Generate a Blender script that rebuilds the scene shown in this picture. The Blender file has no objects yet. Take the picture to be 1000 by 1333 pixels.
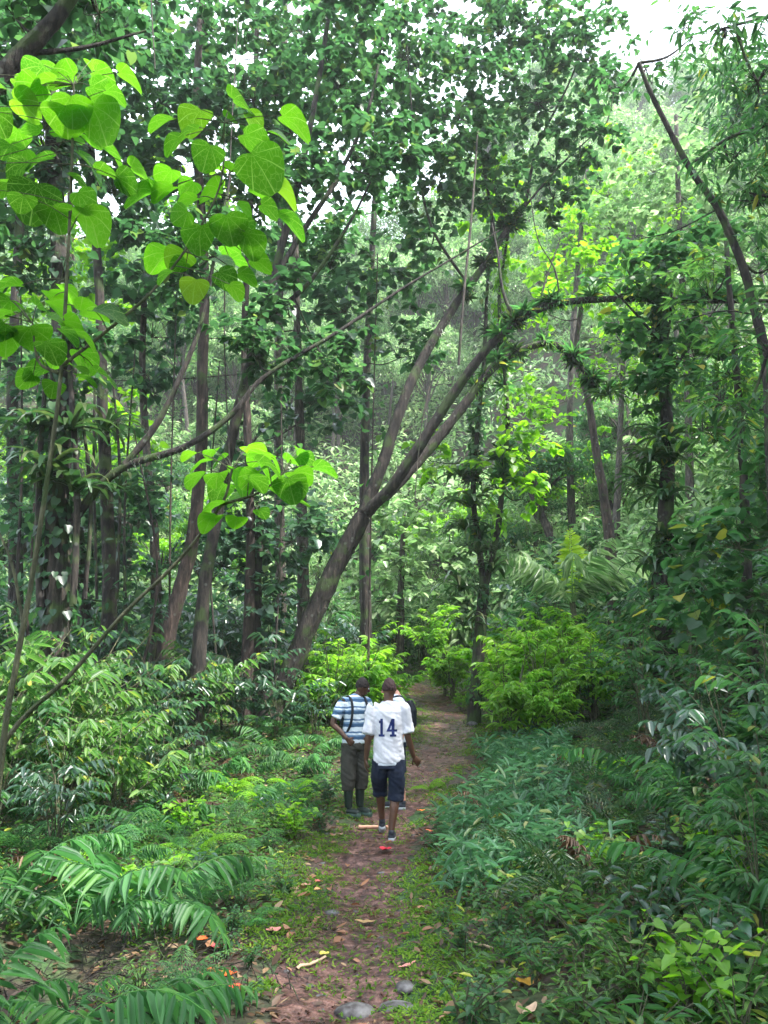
import bpy, math, random
import numpy as np
from mathutils import Vector, Matrix
from mathutils.bvhtree import BVHTree

# ------------------------------------------------------------------ camera, light, exposure
sc = bpy.context.scene
COL = sc.collection
F_PX = 1046.0; PITCH = math.radians(12.9); CAM = np.array([0.0, 0.0, 1.6])
cam_d = bpy.data.cameras.new("camera"); cam = bpy.data.objects.new("camera", cam_d); COL.objects.link(cam)
cam_d.sensor_fit = 'VERTICAL'; cam_d.sensor_height = 36.0; cam_d.lens = 36.0 * F_PX / 1333.0
cam_d.clip_start = 0.05; cam_d.clip_end = 1000
cam.location = CAM; cam.rotation_euler = (math.pi / 2 + PITCH, 0, 0)
sc.camera = cam
SUN_EL, SUN_AZ = math.radians(59), math.radians(106)      # azimuth from +Y towards +X
w = bpy.data.worlds.new("World"); sc.world = w; w.use_nodes = True
nt = w.node_tree; nt.nodes.clear()
out = nt.nodes.new('ShaderNodeOutputWorld'); bg = nt.nodes.new('ShaderNodeBackground')
sky = nt.nodes.new('ShaderNodeTexSky'); sky.sky_type = 'NISHITA'; sky.sun_disc = False
sky.sun_elevation = SUN_EL; sky.sun_rotation = SUN_AZ; sky.dust_density = 3.0
tc = nt.nodes.new('ShaderNodeTexCoord'); nz = nt.nodes.new('ShaderNodeTexNoise'); nz.inputs['Scale'].default_value = 2.2
nz.inputs['Detail'].default_value = 5
rmp = nt.nodes.new('ShaderNodeMapRange'); rmp.inputs[1].default_value = .3; rmp.inputs[2].default_value = .62
rmp.inputs[3].default_value = .55; rmp.inputs[4].default_value = 1.0
mx = nt.nodes.new('ShaderNodeMix'); mx.data_type = 'RGBA'; mx.inputs[7].default_value = (10.4, 11.6, 13.4, 1)
nt.links.new(tc.outputs['Generated'], nz.inputs['Vector']); nt.links.new(nz.outputs['Fac'], rmp.inputs[0])
nt.links.new(rmp.outputs[0], mx.inputs[0]); nt.links.new(sky.outputs[0], mx.inputs[6])
nt.links.new(mx.outputs[2], bg.inputs[0]); bg.inputs[1].default_value = 0.12
nt.links.new(bg.outputs[0], out.inputs[0])
sl = bpy.data.lights.new("sun", 'SUN'); sun = bpy.data.objects.new("sun", sl); COL.objects.link(sun)
sl.energy = 5.0; sl.angle = math.radians(3); sl.color = (1.0, .96, .90)
_sd = Vector((math.sin(SUN_AZ) * math.cos(SUN_EL), math.cos(SUN_AZ) * math.cos(SUN_EL), math.sin(SUN_EL)))
sun.rotation_euler = _sd.to_track_quat('Z', 'Y').to_euler()
sc.view_settings.view_transform = 'Standard'; sc.view_settings.look = 'None'
sc.view_settings.exposure = 1.6; sc.view_settings.gamma = 1.0
cy = sc.cycles
cy.max_bounces = 7; cy.diffuse_bounces = 4; cy.glossy_bounces = 2; cy.transmission_bounces = 4; cy.volume_bounces = 0
cy.sample_clamp_indirect = 6.0; cy.use_denoising = True; cy.caustics_reflective = False; cy.caustics_refractive = False

RS = np.random.default_rng(7)
def rng(s): return np.random.default_rng(s)

# ------------------------------------------------------------------ projection helpers
cp, sp = math.cos(PITCH), math.sin(PITCH)
def ray(px, py):
    u = (px - 500.0) / F_PX; v = (666.5 - py) / F_PX
    return np.array([u, cp - v * sp, sp + v * cp])
def at(px, py, Y):
    d = ray(px, py); return CAM + d * (Y / d[1])
def pxm(Y, py=666):                                        # pixels per metre near that depth
    d = ray(500, py); return F_PX / (Y / d[1])
def proj(p):
    q = np.asarray(p) - CAM
    dep = q[1] * cp + q[2] * sp; up = -q[1] * sp + q[2] * cp
    return 500 + F_PX * q[0] / max(dep, .01), 666.5 - F_PX * up / max(dep, .01), dep

# ------------------------------------------------------------------ terrain
_by = np.array([-20, 0, 7, 9, 10.3, 12, 15, 18, 22, 28, 34, 45, 60, 80, 110, 200.])
_bz = np.array([0, 0, 0.02, .12, .2, .4, .8, 1.2, 1.9, 3.0, 6.0, 15, 31, 52, 66, 70.])
_cy = np.array([-20, 4, 5.5, 9, 10.5, 12, 15, 18, 20, 22, 25, 29, 200.])
_cx = np.array([-.3, -.18, -.2, -.12, .12, .5, 1.1, 1.45, 1.4, .7, -2, -7, -60.])
_wy = np.array([-20, 4, 9, 12, 18, 25, 200.]); _ww = np.array([.38, .38, .40, .42, .66, .6, .4])
def vnoise(x, y, s, seed=0):
    X = np.asarray(x) * s; Y = np.asarray(y) * s
    xi = np.floor(X); yi = np.floor(Y); fx = X - xi; fy = Y - yi
    fx = fx * fx * (3 - 2 * fx); fy = fy * fy * (3 - 2 * fy)
    def h(a, b):
        n = np.sin(a * 127.1 + b * 311.7 + seed * 74.7) * 43758.5453
        return n - np.floor(n)
    return (h(xi, yi) * (1 - fx) + h(xi + 1, yi) * fx) * (1 - fy) + (h(xi, yi + 1) * (1 - fx) + h(xi + 1, yi + 1) * fx) * fy - .5
def pathx(y): return np.interp(y, _cy, _cx)
def pathw(y): return np.interp(y, _wy, _ww)
def H(x, y):
    x = np.asarray(x, float); y = np.asarray(y, float)
    z = np.interp(y, _by, _bz)
    z = z * (1 - np.clip((y - 30) / 30, 0, 1) * (.17 - np.clip(.012 * x, -.1, .25)))
    d = x - pathx(np.minimum(y, 24))
    r = np.clip(d - 1.0, 0, None); l = np.clip(-d - 1.1, 0, None)
    z = z + np.minimum(.15 * r + .05 * r ** 1.7, 14 - 9 * np.clip((y - 24) / 12, 0, 1)) + .05 * l + .035 * np.clip(l - 3, 0, 12) ** 1.3
    hollow = np.exp(-((x + 1.9) / .7) ** 2 - ((y - 5.2) / .8) ** 2); z = z - .28 * hollow
    off = np.clip((np.abs(d) - .5) / .8, 0, 1)
    z = z + vnoise(x, y, .35, 1) * .5 * off + vnoise(x, y, 1.3, 2) * .16 * off + vnoise(x, y, .09, 5) * np.clip((y - 26) / 12, 0, 1) * 8
    z = z + vnoise(x, y, 3.1, 3) * .05 + vnoise(x, y, 9., 4) * .022 + vnoise(x, y, 24., 8) * .010
    w_ = pathw(y); z = z - .05 * np.exp(-(d / w_) ** 2)
    return z
def on_ground(px, py, ymin=2.5, ymax=95):
    d = ray(px, py); ys = np.concatenate([np.arange(ymin, 20, .04), np.arange(20, ymax, .2)])
    P = CAM[None] + d[None] * (ys / d[1])[:, None]
    hit = np.where(P[:, 2] <= H(P[:, 0], P[:, 1]))[0]
    if len(hit) == 0: return None
    p = P[hit[0]]; return np.array([p[0], p[1], float(H(p[0], p[1]))])
def G(x, y, dz=0.0): return np.array([x, y, float(H(x, y)) + dz])

# ------------------------------------------------------------------ mesh builder
class MB:
    def __init__(s): s.V = []; s.F = []; s.U = []; s.n = 0
    def add(s, V, faces, uv=None):
        V = np.asarray(V, np.float32).reshape(-1, 3)
        for f in (faces if isinstance(faces, list) else [faces]):
            s.F.append(np.asarray(f, np.int32) + s.n)
        s.V.append(V); s.U.append(np.zeros((len(V), 2), np.float32) if uv is None else np.asarray(uv, np.float32)); s.n += len(V)
        return s
    def mesh(s, name, mat=None, smooth=False):
        me = bpy.data.meshes.new(name)
        V = np.concatenate(s.V); U = np.concatenate(s.U)
        me.vertices.add(len(V)); me.vertices.foreach_set('co', V.ravel())
        loops = []; tot = []
        for f in s.F: loops.append(f.ravel()); tot.append(np.full(len(f), f.shape[1], np.int32))
        L = np.concatenate(loops); T = np.concatenate(tot)
        me.loops.add(len(L)); me.loops.foreach_set('vertex_index', L)
        me.polygons.add(len(T)); me.polygons.foreach_set('loop_start', np.concatenate([[0], np.cumsum(T)[:-1]]).astype(np.int32))
        if smooth: me.polygons.foreach_set('use_smooth', np.ones(len(T), bool))
        uvl = me.uv_layers.new(name='UVMap'); uvl.data.foreach_set('uv', U[L].ravel())
        me.update(calc_edges=True)
        if mat: me.materials.append(mat)
        return me
    def build(s, name, mat=None, parent=None, smooth=False):
        me = s.mesh(name, mat, smooth); o = bpy.data.objects.new(name, me); COL.objects.link(o)
        if parent is not None: o.parent = parent
        return o

def norm(a): return a / np.maximum(np.linalg.norm(a, axis=-1, keepdims=True), 1e-9)
# leaf templates: y along the leaf 0..1, x across, z up
def T_oval(wd=.42, fold=.07):
    V = np.array([[0, 0, 0], [wd * .42, .28, fold * .8], [wd * .40, .66, fold * .6], [0, 1, -.05], [-wd * .40, .66, fold * .6], [-wd * .42, .28, fold * .8]])
    return V, np.array([[0, 1, 2, 3], [0, 3, 4, 5]])
def T_lance(wd=.2): return T_oval(wd, .05)
def T_heart(n=9, wd=.5, cup=.10):
    ang = np.linspace(0, math.pi, n); vs = [[0, 0, 0], [0, .5, -.02]]
    R = []
    for a in ang:                                   # half outline from the base lobe round to the tip
        x = wd * math.sin(a) * (1.0 + .22 * math.cos(a)); y = .42 - .62 * math.cos(a) * (1.0 if a > 1.2 else .9)
        if a < .35: y = -.02 - .12 * (a / .35)
        R.append([x, y, cup * (x / wd) ** 2 - .05 * (y - .4) ** 2])
    R[0] = [0, 0, 0]
    Rr = R[1:-1]; tip = [0, 1.05, -.08]
    tip = [0, .99, -.08]; V = [[0, 0, 0]] + Rr + [tip] + [[-p[0], p[1], p[2]] for p in Rr[::-1]] + [[0, .45, 0]]
    m = len(V) - 1; k = len(Rr) + 1
    F = []
    for i in range(m): F.append([m, i, (i + 1) % m])
    return np.array(V), np.array(F)
TH_S = (np.array([[0, 0, 0], [.30, -.10, .05], [.5, .22, .09], [.36, .62, .03], [0, 1, -.10], [-.36, .62, .03], [-.5, .22, .09], [-.30, -.10, .05]]),
        np.array([[0, 1, 2, 3], [0, 3, 4, 4], [0, 5, 6, 7]]))
TH_S = (TH_S[0], [np.array([[0, 1, 2, 3], [0, 5, 6, 7]]), np.array([[0, 3, 4], [0, 4, 5]])])
T_OV = T_oval(); T_LN = T_lance(); T_ST = T_lance(.11); T_HB = T_heart(15, .66, .13); T_BR = T_oval(.6, .12)
T_LN3 = T_lance(.26)
def leaves(mb, tpl, P, D, N, S, curl=.25, width=None):
    """place one leaf per row: P base, D direction of the midrib, N rough upward normal, S length"""
    V, F = tpl; P = np.asarray(P, float); D = norm(np.asarray(D, float)); N = np.asarray(N, float)
    X = norm(np.cross(D, N)); Z = np.cross(X, D)
    n = len(P); S = np.broadcast_to(np.asarray(S, float), (n,)); c = np.broadcast_to(np.asarray(curl, float), (n,))
    wd = np.ones(n) if width is None else width
    T = np.repeat(V[None], n, 0).astype(float); T[:, :, 2] -= c[:, None] * T[:, :, 1] ** 2
    T[:, :, 0] *= wd[:, None]
    W = P[:, None] + S[:, None, None] * (T[:, :, 0:1] * X[:, None] + T[:, :, 1:2] * D[:, None] + T[:, :, 2:3] * Z[:, None])
    k = len(V); offs = (np.arange(n) * k)[:, None, None]
    FF = [(np.asarray(f)[None] + offs).reshape(-1, np.asarray(f).shape[1]) for f in (F if isinstance(F, list) else [F])]
    uv = np.repeat(V[None, :, :2], n, 0).reshape(-1, 2)
    mb.add(W.reshape(-1, 3), FF, uv)
def rand_dirs(r, n, up=0.0, spread=1.0):
    a = r.uniform(0, 2 * math.pi, n); e = r.normal(up, spread, n)
    e = np.clip(e, -1.4, 1.4); return np.stack([np.cos(a) * np.cos(e), np.sin(a) * np.cos(e), np.sin(e)], 1)
def smooth_path(pts, rad, step=6):
    P = np.asarray(pts, float); R = np.asarray(rad, float)
    if len(R) == 2 and len(P) > 2: R = np.linspace(R[0], R[1], len(P))
    if len(P) < 3: return P, R
    Q = np.vstack([2 * P[0] - P[1], P, 2 * P[-1] - P[-2]]); o = []; q = []
    for i in range(1, len(Q) - 2):
        for t in np.linspace(0, 1, step, endpoint=False):
            a, b, c, d = Q[i - 1], Q[i], Q[i + 1], Q[i + 2]
            o.append(.5 * ((2 * b) + (c - a) * t + (2 * a - 5 * b + 4 * c - d) * t * t + (3 * b - a - 3 * c + d) * t ** 3))
            q.append(R[i - 1] * (1 - t) + R[i] * t)
    o.append(P[-1]); q.append(R[-1]); return np.array(o), np.array(q)
def tube(mb, pts, rad, sides=8, step=6, rough=0.0, seed=0, smoothp=True):
    P, R = smooth_path(pts, rad, step) if smoothp else (np.asarray(pts, float), np.asarray(rad, float))
    if len(R) != len(P): R = np.linspace(R[0], R[-1], len(P))
    n = len(P); r = rng(seed)
    Tn = norm(np.gradient(P, axis=0)); ref = np.array([1., .13, .07]) if abs(Tn[0][0]) < .8 else np.array([0, 1., .1])
    X = norm(ref - (Tn @ ref)[:, None] * Tn); Y = np.cross(Tn, X)
    a = np.linspace(0, 2 * math.pi, sides, endpoint=False)
    rr = R[:, None] * (1 + (r.normal(0, rough, (n, sides)) if rough else 0) + (rough * 1.5 * np.sin(3 * a + 1)[None] if rough else 0))
    V = P[:, None] + rr[:, :, None] * (np.cos(a)[None, :, None] * X[:, None] + np.sin(a)[None, :, None] * Y[:, None])
    i = np.arange(n - 1)[:, None]; j = np.arange(sides)[None]; j2 = (j + 1) % sides
    F = np.stack(np.broadcast_arrays(i * sides + j, i * sides + j2, (i + 1) * sides + j2, (i + 1) * sides + j), -1).reshape(-1, 4)
    uv = np.stack([np.tile(a, n), np.repeat(np.linspace(0, 1, n), sides)], 1)
    mb.add(V.reshape(-1, 3), F, uv)
    mb.add(np.vstack([P[-1] + Tn[-1] * R[-1] * .6, V[-1]]), np.array([[0, k + 1, (k + 1) % sides + 1] for k in range(sides)]))
    return P

# ------------------------------------------------------------------ materials
def mat(name):
    m = bpy.data.materials.new(name); m.use_nodes = True; m.node_tree.nodes.clear(); return m, m.node_tree
def N(nt, t, **kw):
    n = nt.nodes.new(t)
    for k, v in kw.items():
        if isinstance(v, (int, float, tuple)) and k.isdigit(): n.inputs[int(k)].default_value = v
        elif k in n.inputs.keys(): n.inputs[k].default_value = v
        else: setattr(n, k, v)
    return n
def ramp(nt, stops):
    r = nt.nodes.new('ShaderNodeValToRGB'); e = r.color_ramp.elements
    while len(e) < len(stops): e.new(.5)
    for x, (p, c) in zip(e, stops): x.position = p; x.color = (*c, 1)
    return r
def leaf_mat(name, stops, trans=.35, rough=.42, spec=.5, tcol=(.16, .44, .09), veins=0, noise=.35, tgain=1.0):
    m, t = mat(name); L = t.links.new
    g = N(t, 'ShaderNodeNewGeometry'); r = ramp(t, stops); L(g.outputs['Random Per Island'], r.inputs[0])
    col = r.outputs[0]
    if noise:
        tcn = N(t, 'ShaderNodeTexCoord'); n = N(t, 'ShaderNodeTexNoise'); n.inputs['Scale'].default_value = 1.7; n.inputs['Detail'].default_value = 2
        L(g.outputs['Position'], n.inputs['Vector'])
        mr = N(t, 'ShaderNodeMapRange'); mr.inputs[1].default_value = .3; mr.inputs[2].default_value = .7; mr.inputs[3].default_value = 1 - noise; mr.inputs[4].default_value = 1 + noise
        L(n.outputs['Fac'], mr.inputs[0]); h = N(t, 'ShaderNodeHueSaturation'); L(mr.outputs[0], h.inputs['Value']); L(col, h.inputs['Color']); col = h.outputs[0]
    if veins:
        uv = N(t, 'ShaderNodeUVMap'); sep = N(t, 'ShaderNodeSeparateXYZ'); L(uv.outputs[0], sep.inputs[0])
        if veins == 1:                               # midrib + side veins
            ab = N(t, 'ShaderNodeMath', operation='ABSOLUTE'); L(sep.outputs[0], ab.inputs[0])
            mid = N(t, 'ShaderNodeMath', operation='LESS_THAN'); mid.inputs[1].default_value = .018; L(ab.outputs[0], mid.inputs[0])
            s1 = N(t, 'ShaderNodeMath', operation='MULTIPLY_ADD'); L(ab.outputs[0], s1.inputs[0]); s1.inputs[1].default_value = -1.1; L(sep.outputs[1], s1.inputs[2])
            s2 = N(t, 'ShaderNodeMath', operation='MULTIPLY'); s2.inputs[1].default_value = 9; L(s1.outputs[0], s2.inputs[0])
            fr = N(t, 'ShaderNodeMath', operation='FRACT'); L(s2.outputs[0], fr.inputs[0])
            ls = N(t, 'ShaderNodeMath', operation='LESS_THAN'); ls.inputs[1].default_value = .14; L(fr.outputs[0], ls.inputs[0])
        else:                                        # palmate veins of a heart leaf
            mid = N(t, 'ShaderNodeMath', operation='ARCTAN2'); L(sep.outputs[0], mid.inputs[0]); L(sep.outputs[1], mid.inputs[1])
            s2 = N(t, 'ShaderNodeMath', operation='MULTIPLY_ADD'); s2.inputs[1].default_value = 1.75; s2.inputs[2].default_value = .5; L(mid.outputs[0], s2.inputs[0])
            fr = N(t, 'ShaderNodeMath', operation='FRACT'); L(s2.outputs[0], fr.inputs[0])
            c5 = N(t, 'ShaderNodeMath', operation='SUBTRACT'); c5.inputs[1].default_value = .5; L(fr.outputs[0], c5.inputs[0])
            ab = N(t, 'ShaderNodeMath', operation='ABSOLUTE'); L(c5.outputs[0], ab.inputs[0])
            mid = N(t, 'ShaderNodeMath', operation='LESS_THAN'); mid.inputs[1].default_value = .035; L(ab.outputs[0], mid.inputs[0])
            vo = N(t, 'ShaderNodeTexVoronoi', feature='DISTANCE_TO_EDGE'); vo.inputs['Scale'].default_value = 7; L(uv.outputs[0], vo.inputs['Vector'])
            ls = N(t, 'ShaderNodeMath', operation='LESS_THAN'); ls.inputs[1].default_value = .035; L(vo.outputs['Distance'], ls.inputs[0])
        sm = N(t, 'ShaderNodeMath', operation='MULTIPLY'); sm.inputs[1].default_value = .45; L(ls.outputs[0], sm.inputs[0])
        mxm = N(t, 'ShaderNodeMath', operation='MAXIMUM'); L(mid.outputs[0], mxm.inputs[0]); L(sm.outputs[0], mxm.inputs[1])
        sc_ = N(t, 'ShaderNodeMath', operation='MULTIPLY'); sc_.inputs[1].default_value = .75; L(mxm.outputs[0], sc_.inputs[0])
        mm = N(t, 'ShaderNodeMix', data_type='RGBA'); L(sc_.outputs[0], mm.inputs[0]); L(col, mm.inputs[6]); mm.inputs[7].default_value = (.24, .36, .10, 1); col = mm.outputs[2]
    b = N(t, 'ShaderNodeBsdfPrincipled'); L(col, b.inputs['Base Color']); b.inputs['Roughness'].default_value = rough; b.inputs['Specular IOR Level'].default_value = spec
    tr = N(t, 'ShaderNodeBsdfTranslucent'); tm = N(t, 'ShaderNodeMix', data_type='RGBA', blend_type='MIX'); tm.inputs[0].default_value = .35
    hs = N(t, 'ShaderNodeHueSaturation'); hs.inputs['Value'].default_value = 2.6 * tgain; hs.inputs['Saturation'].default_value = 1.1; L(col, hs.inputs['Color'])
    L(hs.outputs[0], tm.inputs[6]); tm.inputs[7].default_value = (*tcol, 1); L(tm.outputs[2], tr.inputs[0])
    ms = N(t, 'ShaderNodeMixShader'); ms.inputs[0].default_value = trans; L(b.outputs[0], ms.inputs[1]); L(tr.outputs[0], ms.inputs[2])
    o = N(t, 'ShaderNodeOutputMaterial'); L(ms.outputs[0], o.inputs[0]); return m
def bark_mat(name, c1, c2, moss=.3, scale=9, mosscol=(.045, .075, .018)):
    m, t = mat(name); L = t.links.new; tcn = N(t, 'ShaderNodeTexCoord'); mp = N(t, 'ShaderNodeMapping'); mp.inputs['Scale'].default_value = (1.6, 1.6, .35)
    L(tcn.outputs['Object'], mp.inputs[0])
    n = N(t, 'ShaderNodeTexNoise'); n.inputs['Scale'].default_value = scale; n.inputs['Detail'].default_value = 6; n.inputs['Roughness'].default_value = .65; L(mp.outputs[0], n.inputs['Vector'])
    r = ramp(t, [(.40, c1), (.60, c2), (.68, tuple(x * 2.1 for x in c2))]); L(n.outputs['Fac'], r.inputs[0])
    n2 = N(t, 'ShaderNodeTexNoise'); n2.inputs['Scale'].default_value = 3.2; n2.inputs['Detail'].default_value = 5; L(tcn.outputs['Object'], n2.inputs['Vector'])
    mr = N(t, 'ShaderNodeMapRange'); mr.inputs[1].default_value = .62 - moss * .35; mr.inputs[2].default_value = .70 - moss * .3; L(n2.outputs['Fac'], mr.inputs[0])
    mm = N(t, 'ShaderNodeMix', data_type='RGBA'); L(mr.outputs[0], mm.inputs[0]); L(r.outputs[0], mm.inputs[6]); mm.inputs[7].default_value = (*mosscol, 1)
    n3 = N(t, 'ShaderNodeTexVoronoi'); n3.inputs['Scale'].default_value = 5; L(tcn.outputs['Object'], n3.inputs['Vector'])
    mr2 = N(t, 'ShaderNodeMapRange'); mr2.inputs[1].default_value = .16; mr2.inputs[2].default_value = .10; mr2.inputs[4].default_value = .6; L(n3.outputs['Distance'], mr2.inputs[0])
    m2 = N(t, 'ShaderNodeMix', data_type='RGBA'); L(mr2.outputs[0], m2.inputs[0]); L(mm.outputs[2], m2.inputs[6]); m2.inputs[7].default_value = (.13, .14, .12, 1)
    b = N(t, 'ShaderNodeBsdfPrincipled'); L(m2.outputs[2], b.inputs['Base Color']); b.inputs['Roughness'].default_value = .85
    bp = N(t, 'ShaderNodeBump'); bp.inputs['Strength'].default_value = 1.0; bp.inputs['Distance'].default_value = .06; L(n.outputs['Fac'], bp.inputs['Height']); L(bp.outputs[0], b.inputs['Normal'])
    o = N(t, 'ShaderNodeOutputMaterial'); L(b.outputs[0], o.inputs[0]); return m
def plain(name, c, rough=.7, noise=.25, scale=12, bump=0.0, spec=.4, c2=None):
    m, t = mat(name); L = t.links.new; tcn = N(t, 'ShaderNodeTexCoord'); n = N(t, 'ShaderNodeTexNoise'); n.inputs['Scale'].default_value = scale; n.inputs['Detail'].default_value = 5
    L(tcn.outputs['Object'], n.inputs['Vector'])
    lo = tuple(x * (1 - noise) for x in c); hi = c2 or tuple(min(1, x * (1 + noise)) for x in c)
    r = ramp(t, [(.35, lo), (.65, hi)]); L(n.outputs['Fac'], r.inputs[0])
    b = N(t, 'ShaderNodeBsdfPrincipled'); L(r.outputs[0], b.inputs['Base Color']); b.inputs['Roughness'].default_value = rough; b.inputs['Specular IOR Level'].default_value = spec
    if bump:
        bp = N(t, 'ShaderNodeBump'); bp.inputs['Strength'].default_value = bump; bp.inputs['Distance'].default_value = .01; L(n.outputs['Fac'], bp.inputs['Height']); L(bp.outputs[0], b.inputs['Normal'])
    o = N(t, 'ShaderNodeOutputMaterial'); L(b.outputs[0], o.inputs[0]); return m

M = {}
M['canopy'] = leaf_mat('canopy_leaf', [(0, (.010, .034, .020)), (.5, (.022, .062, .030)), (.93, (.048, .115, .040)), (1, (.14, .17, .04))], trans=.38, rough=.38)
M['bluish'] = leaf_mat('bluish_leaf', [(0, (.018, .052, .034)), (.6, (.036, .088, .055)), (1, (.07, .14, .07))], trans=.28, rough=.34, spec=.7)
M['lime'] = leaf_mat('lime_leaf', spec=.25, stops=[(0, (.020, .085, .010)), (.35, (.05, .17, .012)), (.93, (.10, .27, .02)), (1, (.17, .26, .03))], trans=.52, rough=.5, tcol=(.20, .58, .03), veins=2, noise=.45, tgain=.85)  # darkest tones stand in for leaves in shade
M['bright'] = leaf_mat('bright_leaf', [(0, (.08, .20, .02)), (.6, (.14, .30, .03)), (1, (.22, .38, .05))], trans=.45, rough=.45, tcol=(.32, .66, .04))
M['vivid'] = leaf_mat('sunlit_tint_leaf', [(0, (.07, .20, .02)), (.6, (.16, .35, .04)), (1, (.30, .46, .09))], trans=.42, rough=.5, tcol=(.4, .7, .06))  # sunlit brightness of the bushes is put into this leaf colour
M['mid'] = leaf_mat('mid_leaf', [(0, (.022, .068, .028)), (.6, (.044, .12, .042)), (.95, (.08, .17, .05)), (1, (.30, .26, .04))], trans=.38, rough=.46, spec=.45)
M['herb'] = leaf_mat('herb_leaf', [(0, (.025, .075, .020)), (.6, (.05, .14, .03)), (.92, (.10, .20, .04)), (1, (.34, .33, .05))], trans=.34, rough=.46, spec=.45, veins=1)
M['fern'] = leaf_mat('fern_leaf', [(0, (.030, .10, .034)), (.7, (.065, .18, .060)), (1, (.12, .26, .06))], trans=.38, rough=.5, spec=.4)
M['dfern'] = leaf_mat('dark_fern_leaf', [(0, (.012, .036, .012)), (.7, (.024, .065, .020)), (1, (.10, .10, .03))], trans=.22, rough=.35)
M['moss'] = leaf_mat('moss_leaf', [(0, (.05, .11, .015)), (.6, (.10, .19, .02)), (1, (.17, .25, .03))], trans=.35, rough=.6, spec=.2)
M['grass'] = leaf_mat('grass_leaf', [(0, (.04, .11, .05)), (.6, (.08, .19, .10)), (.9, (.14, .27, .15)), (1, (.30, .30, .14))], trans=.34, rough=.45, spec=.5)
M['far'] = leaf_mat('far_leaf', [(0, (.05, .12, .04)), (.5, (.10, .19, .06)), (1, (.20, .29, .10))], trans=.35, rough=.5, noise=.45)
M['far2'] = leaf_mat('far_light_tint_leaf', [(0, (.09, .17, .065)), (.5, (.19, .30, .125)), (1, (.40, .48, .27))], trans=.35, rough=.36, noise=.35)  # brightness of the lit slope is put into this pale leaf colour
M['yellow'] = leaf_mat('yellow_leaf', [(0, (.30, .30, .04)), (1, (.45, .38, .05))], trans=.4, noise=.1)
M['palmnew'] = leaf_mat('new_palm_leaf', [(0, (.28, .42, .03)), (1, (.38, .50, .04))], trans=.5, noise=.05, tcol=(.6, .8, .05))
M['dead'] = leaf_mat('dead_leaf', [(0, (.055, .030, .018)), (.5, (.11, .060, .032)), (.85, (.20, .12, .06)), (1, (.32, .22, .13))], trans=.12, rough=.6, tcol=(.3, .15, .05))
M['bark'] = bark_mat('dark_bark', (.010, .008, .007), (.050, .039, .031), .3)
M['barkp'] = bark_mat('pinkish_bark', (.022, .015, .012), (.085, .058, .047), .12)
M['barkg'] = bark_mat('grey_bark', (.028, .023, .019), (.12, .098, .080), .15, 14)
M['mossy'] = bark_mat('mossy_bark', (.012, .010, .008), (.05, .042, .030), .45, 9, (.04, .07, .018))
M['stem'] = bark_mat('green_stem', (.07, .075, .04), (.15, .15, .08), .2, 20)
M['twig'] = plain('twig', (.17, .12, .08), .8, .3)

# ------------------------------------------------------------------ object helpers
LAND = []                                                  # landmarks for labels: (words, px, py)
AUTO = []                                                  # repeats that get their labels at the end
def tag(o, label=None, cat=None, group=None, kind=None):
    if label: o['label'] = label
    if cat: o['category'] = cat
    if group: o['group'] = group
    if kind: o['kind'] = kind
    return o
def empty(name, loc, rz=0.0, s=1.0):
    o = bpy.data.objects.new(name, None); COL.objects.link(o); o.location = [float(v) for v in loc]
    o.rotation_euler = (0, 0, rz); o.scale = (s, s, s); o.empty_display_size = .2; return o
def copy_tree(o):
    c = o.copy(); COL.objects.link(c)
    for ch in o.children:
        d = ch.copy(); COL.objects.link(d); d.parent = c
        for g in ch.children:
            e = g.copy(); COL.objects.link(e); e.parent = d
    return c
class Kind:
    """one built prototype, copied for every further instance"""
    def __init__(s, fn, variants): s.fn = fn; s.vars = variants; s.protos = {}
    def place(s, v, loc, rz, sc_, adj, noun, cat, group, tilt=(0, 0)):
        v = v % s.vars
        if v not in s.protos: o = s.fn(v); s.protos[v] = o
        else: o = copy_tree(s.protos[v])
        o.location = [float(q) for q in loc]; o.rotation_euler = (tilt[0], tilt[1], rz); o.scale = (sc_,) * 3 if np.isscalar(sc_) else sc_
        tag(o, None, cat, group); AUTO.append((o, adj, noun)); return o

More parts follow.
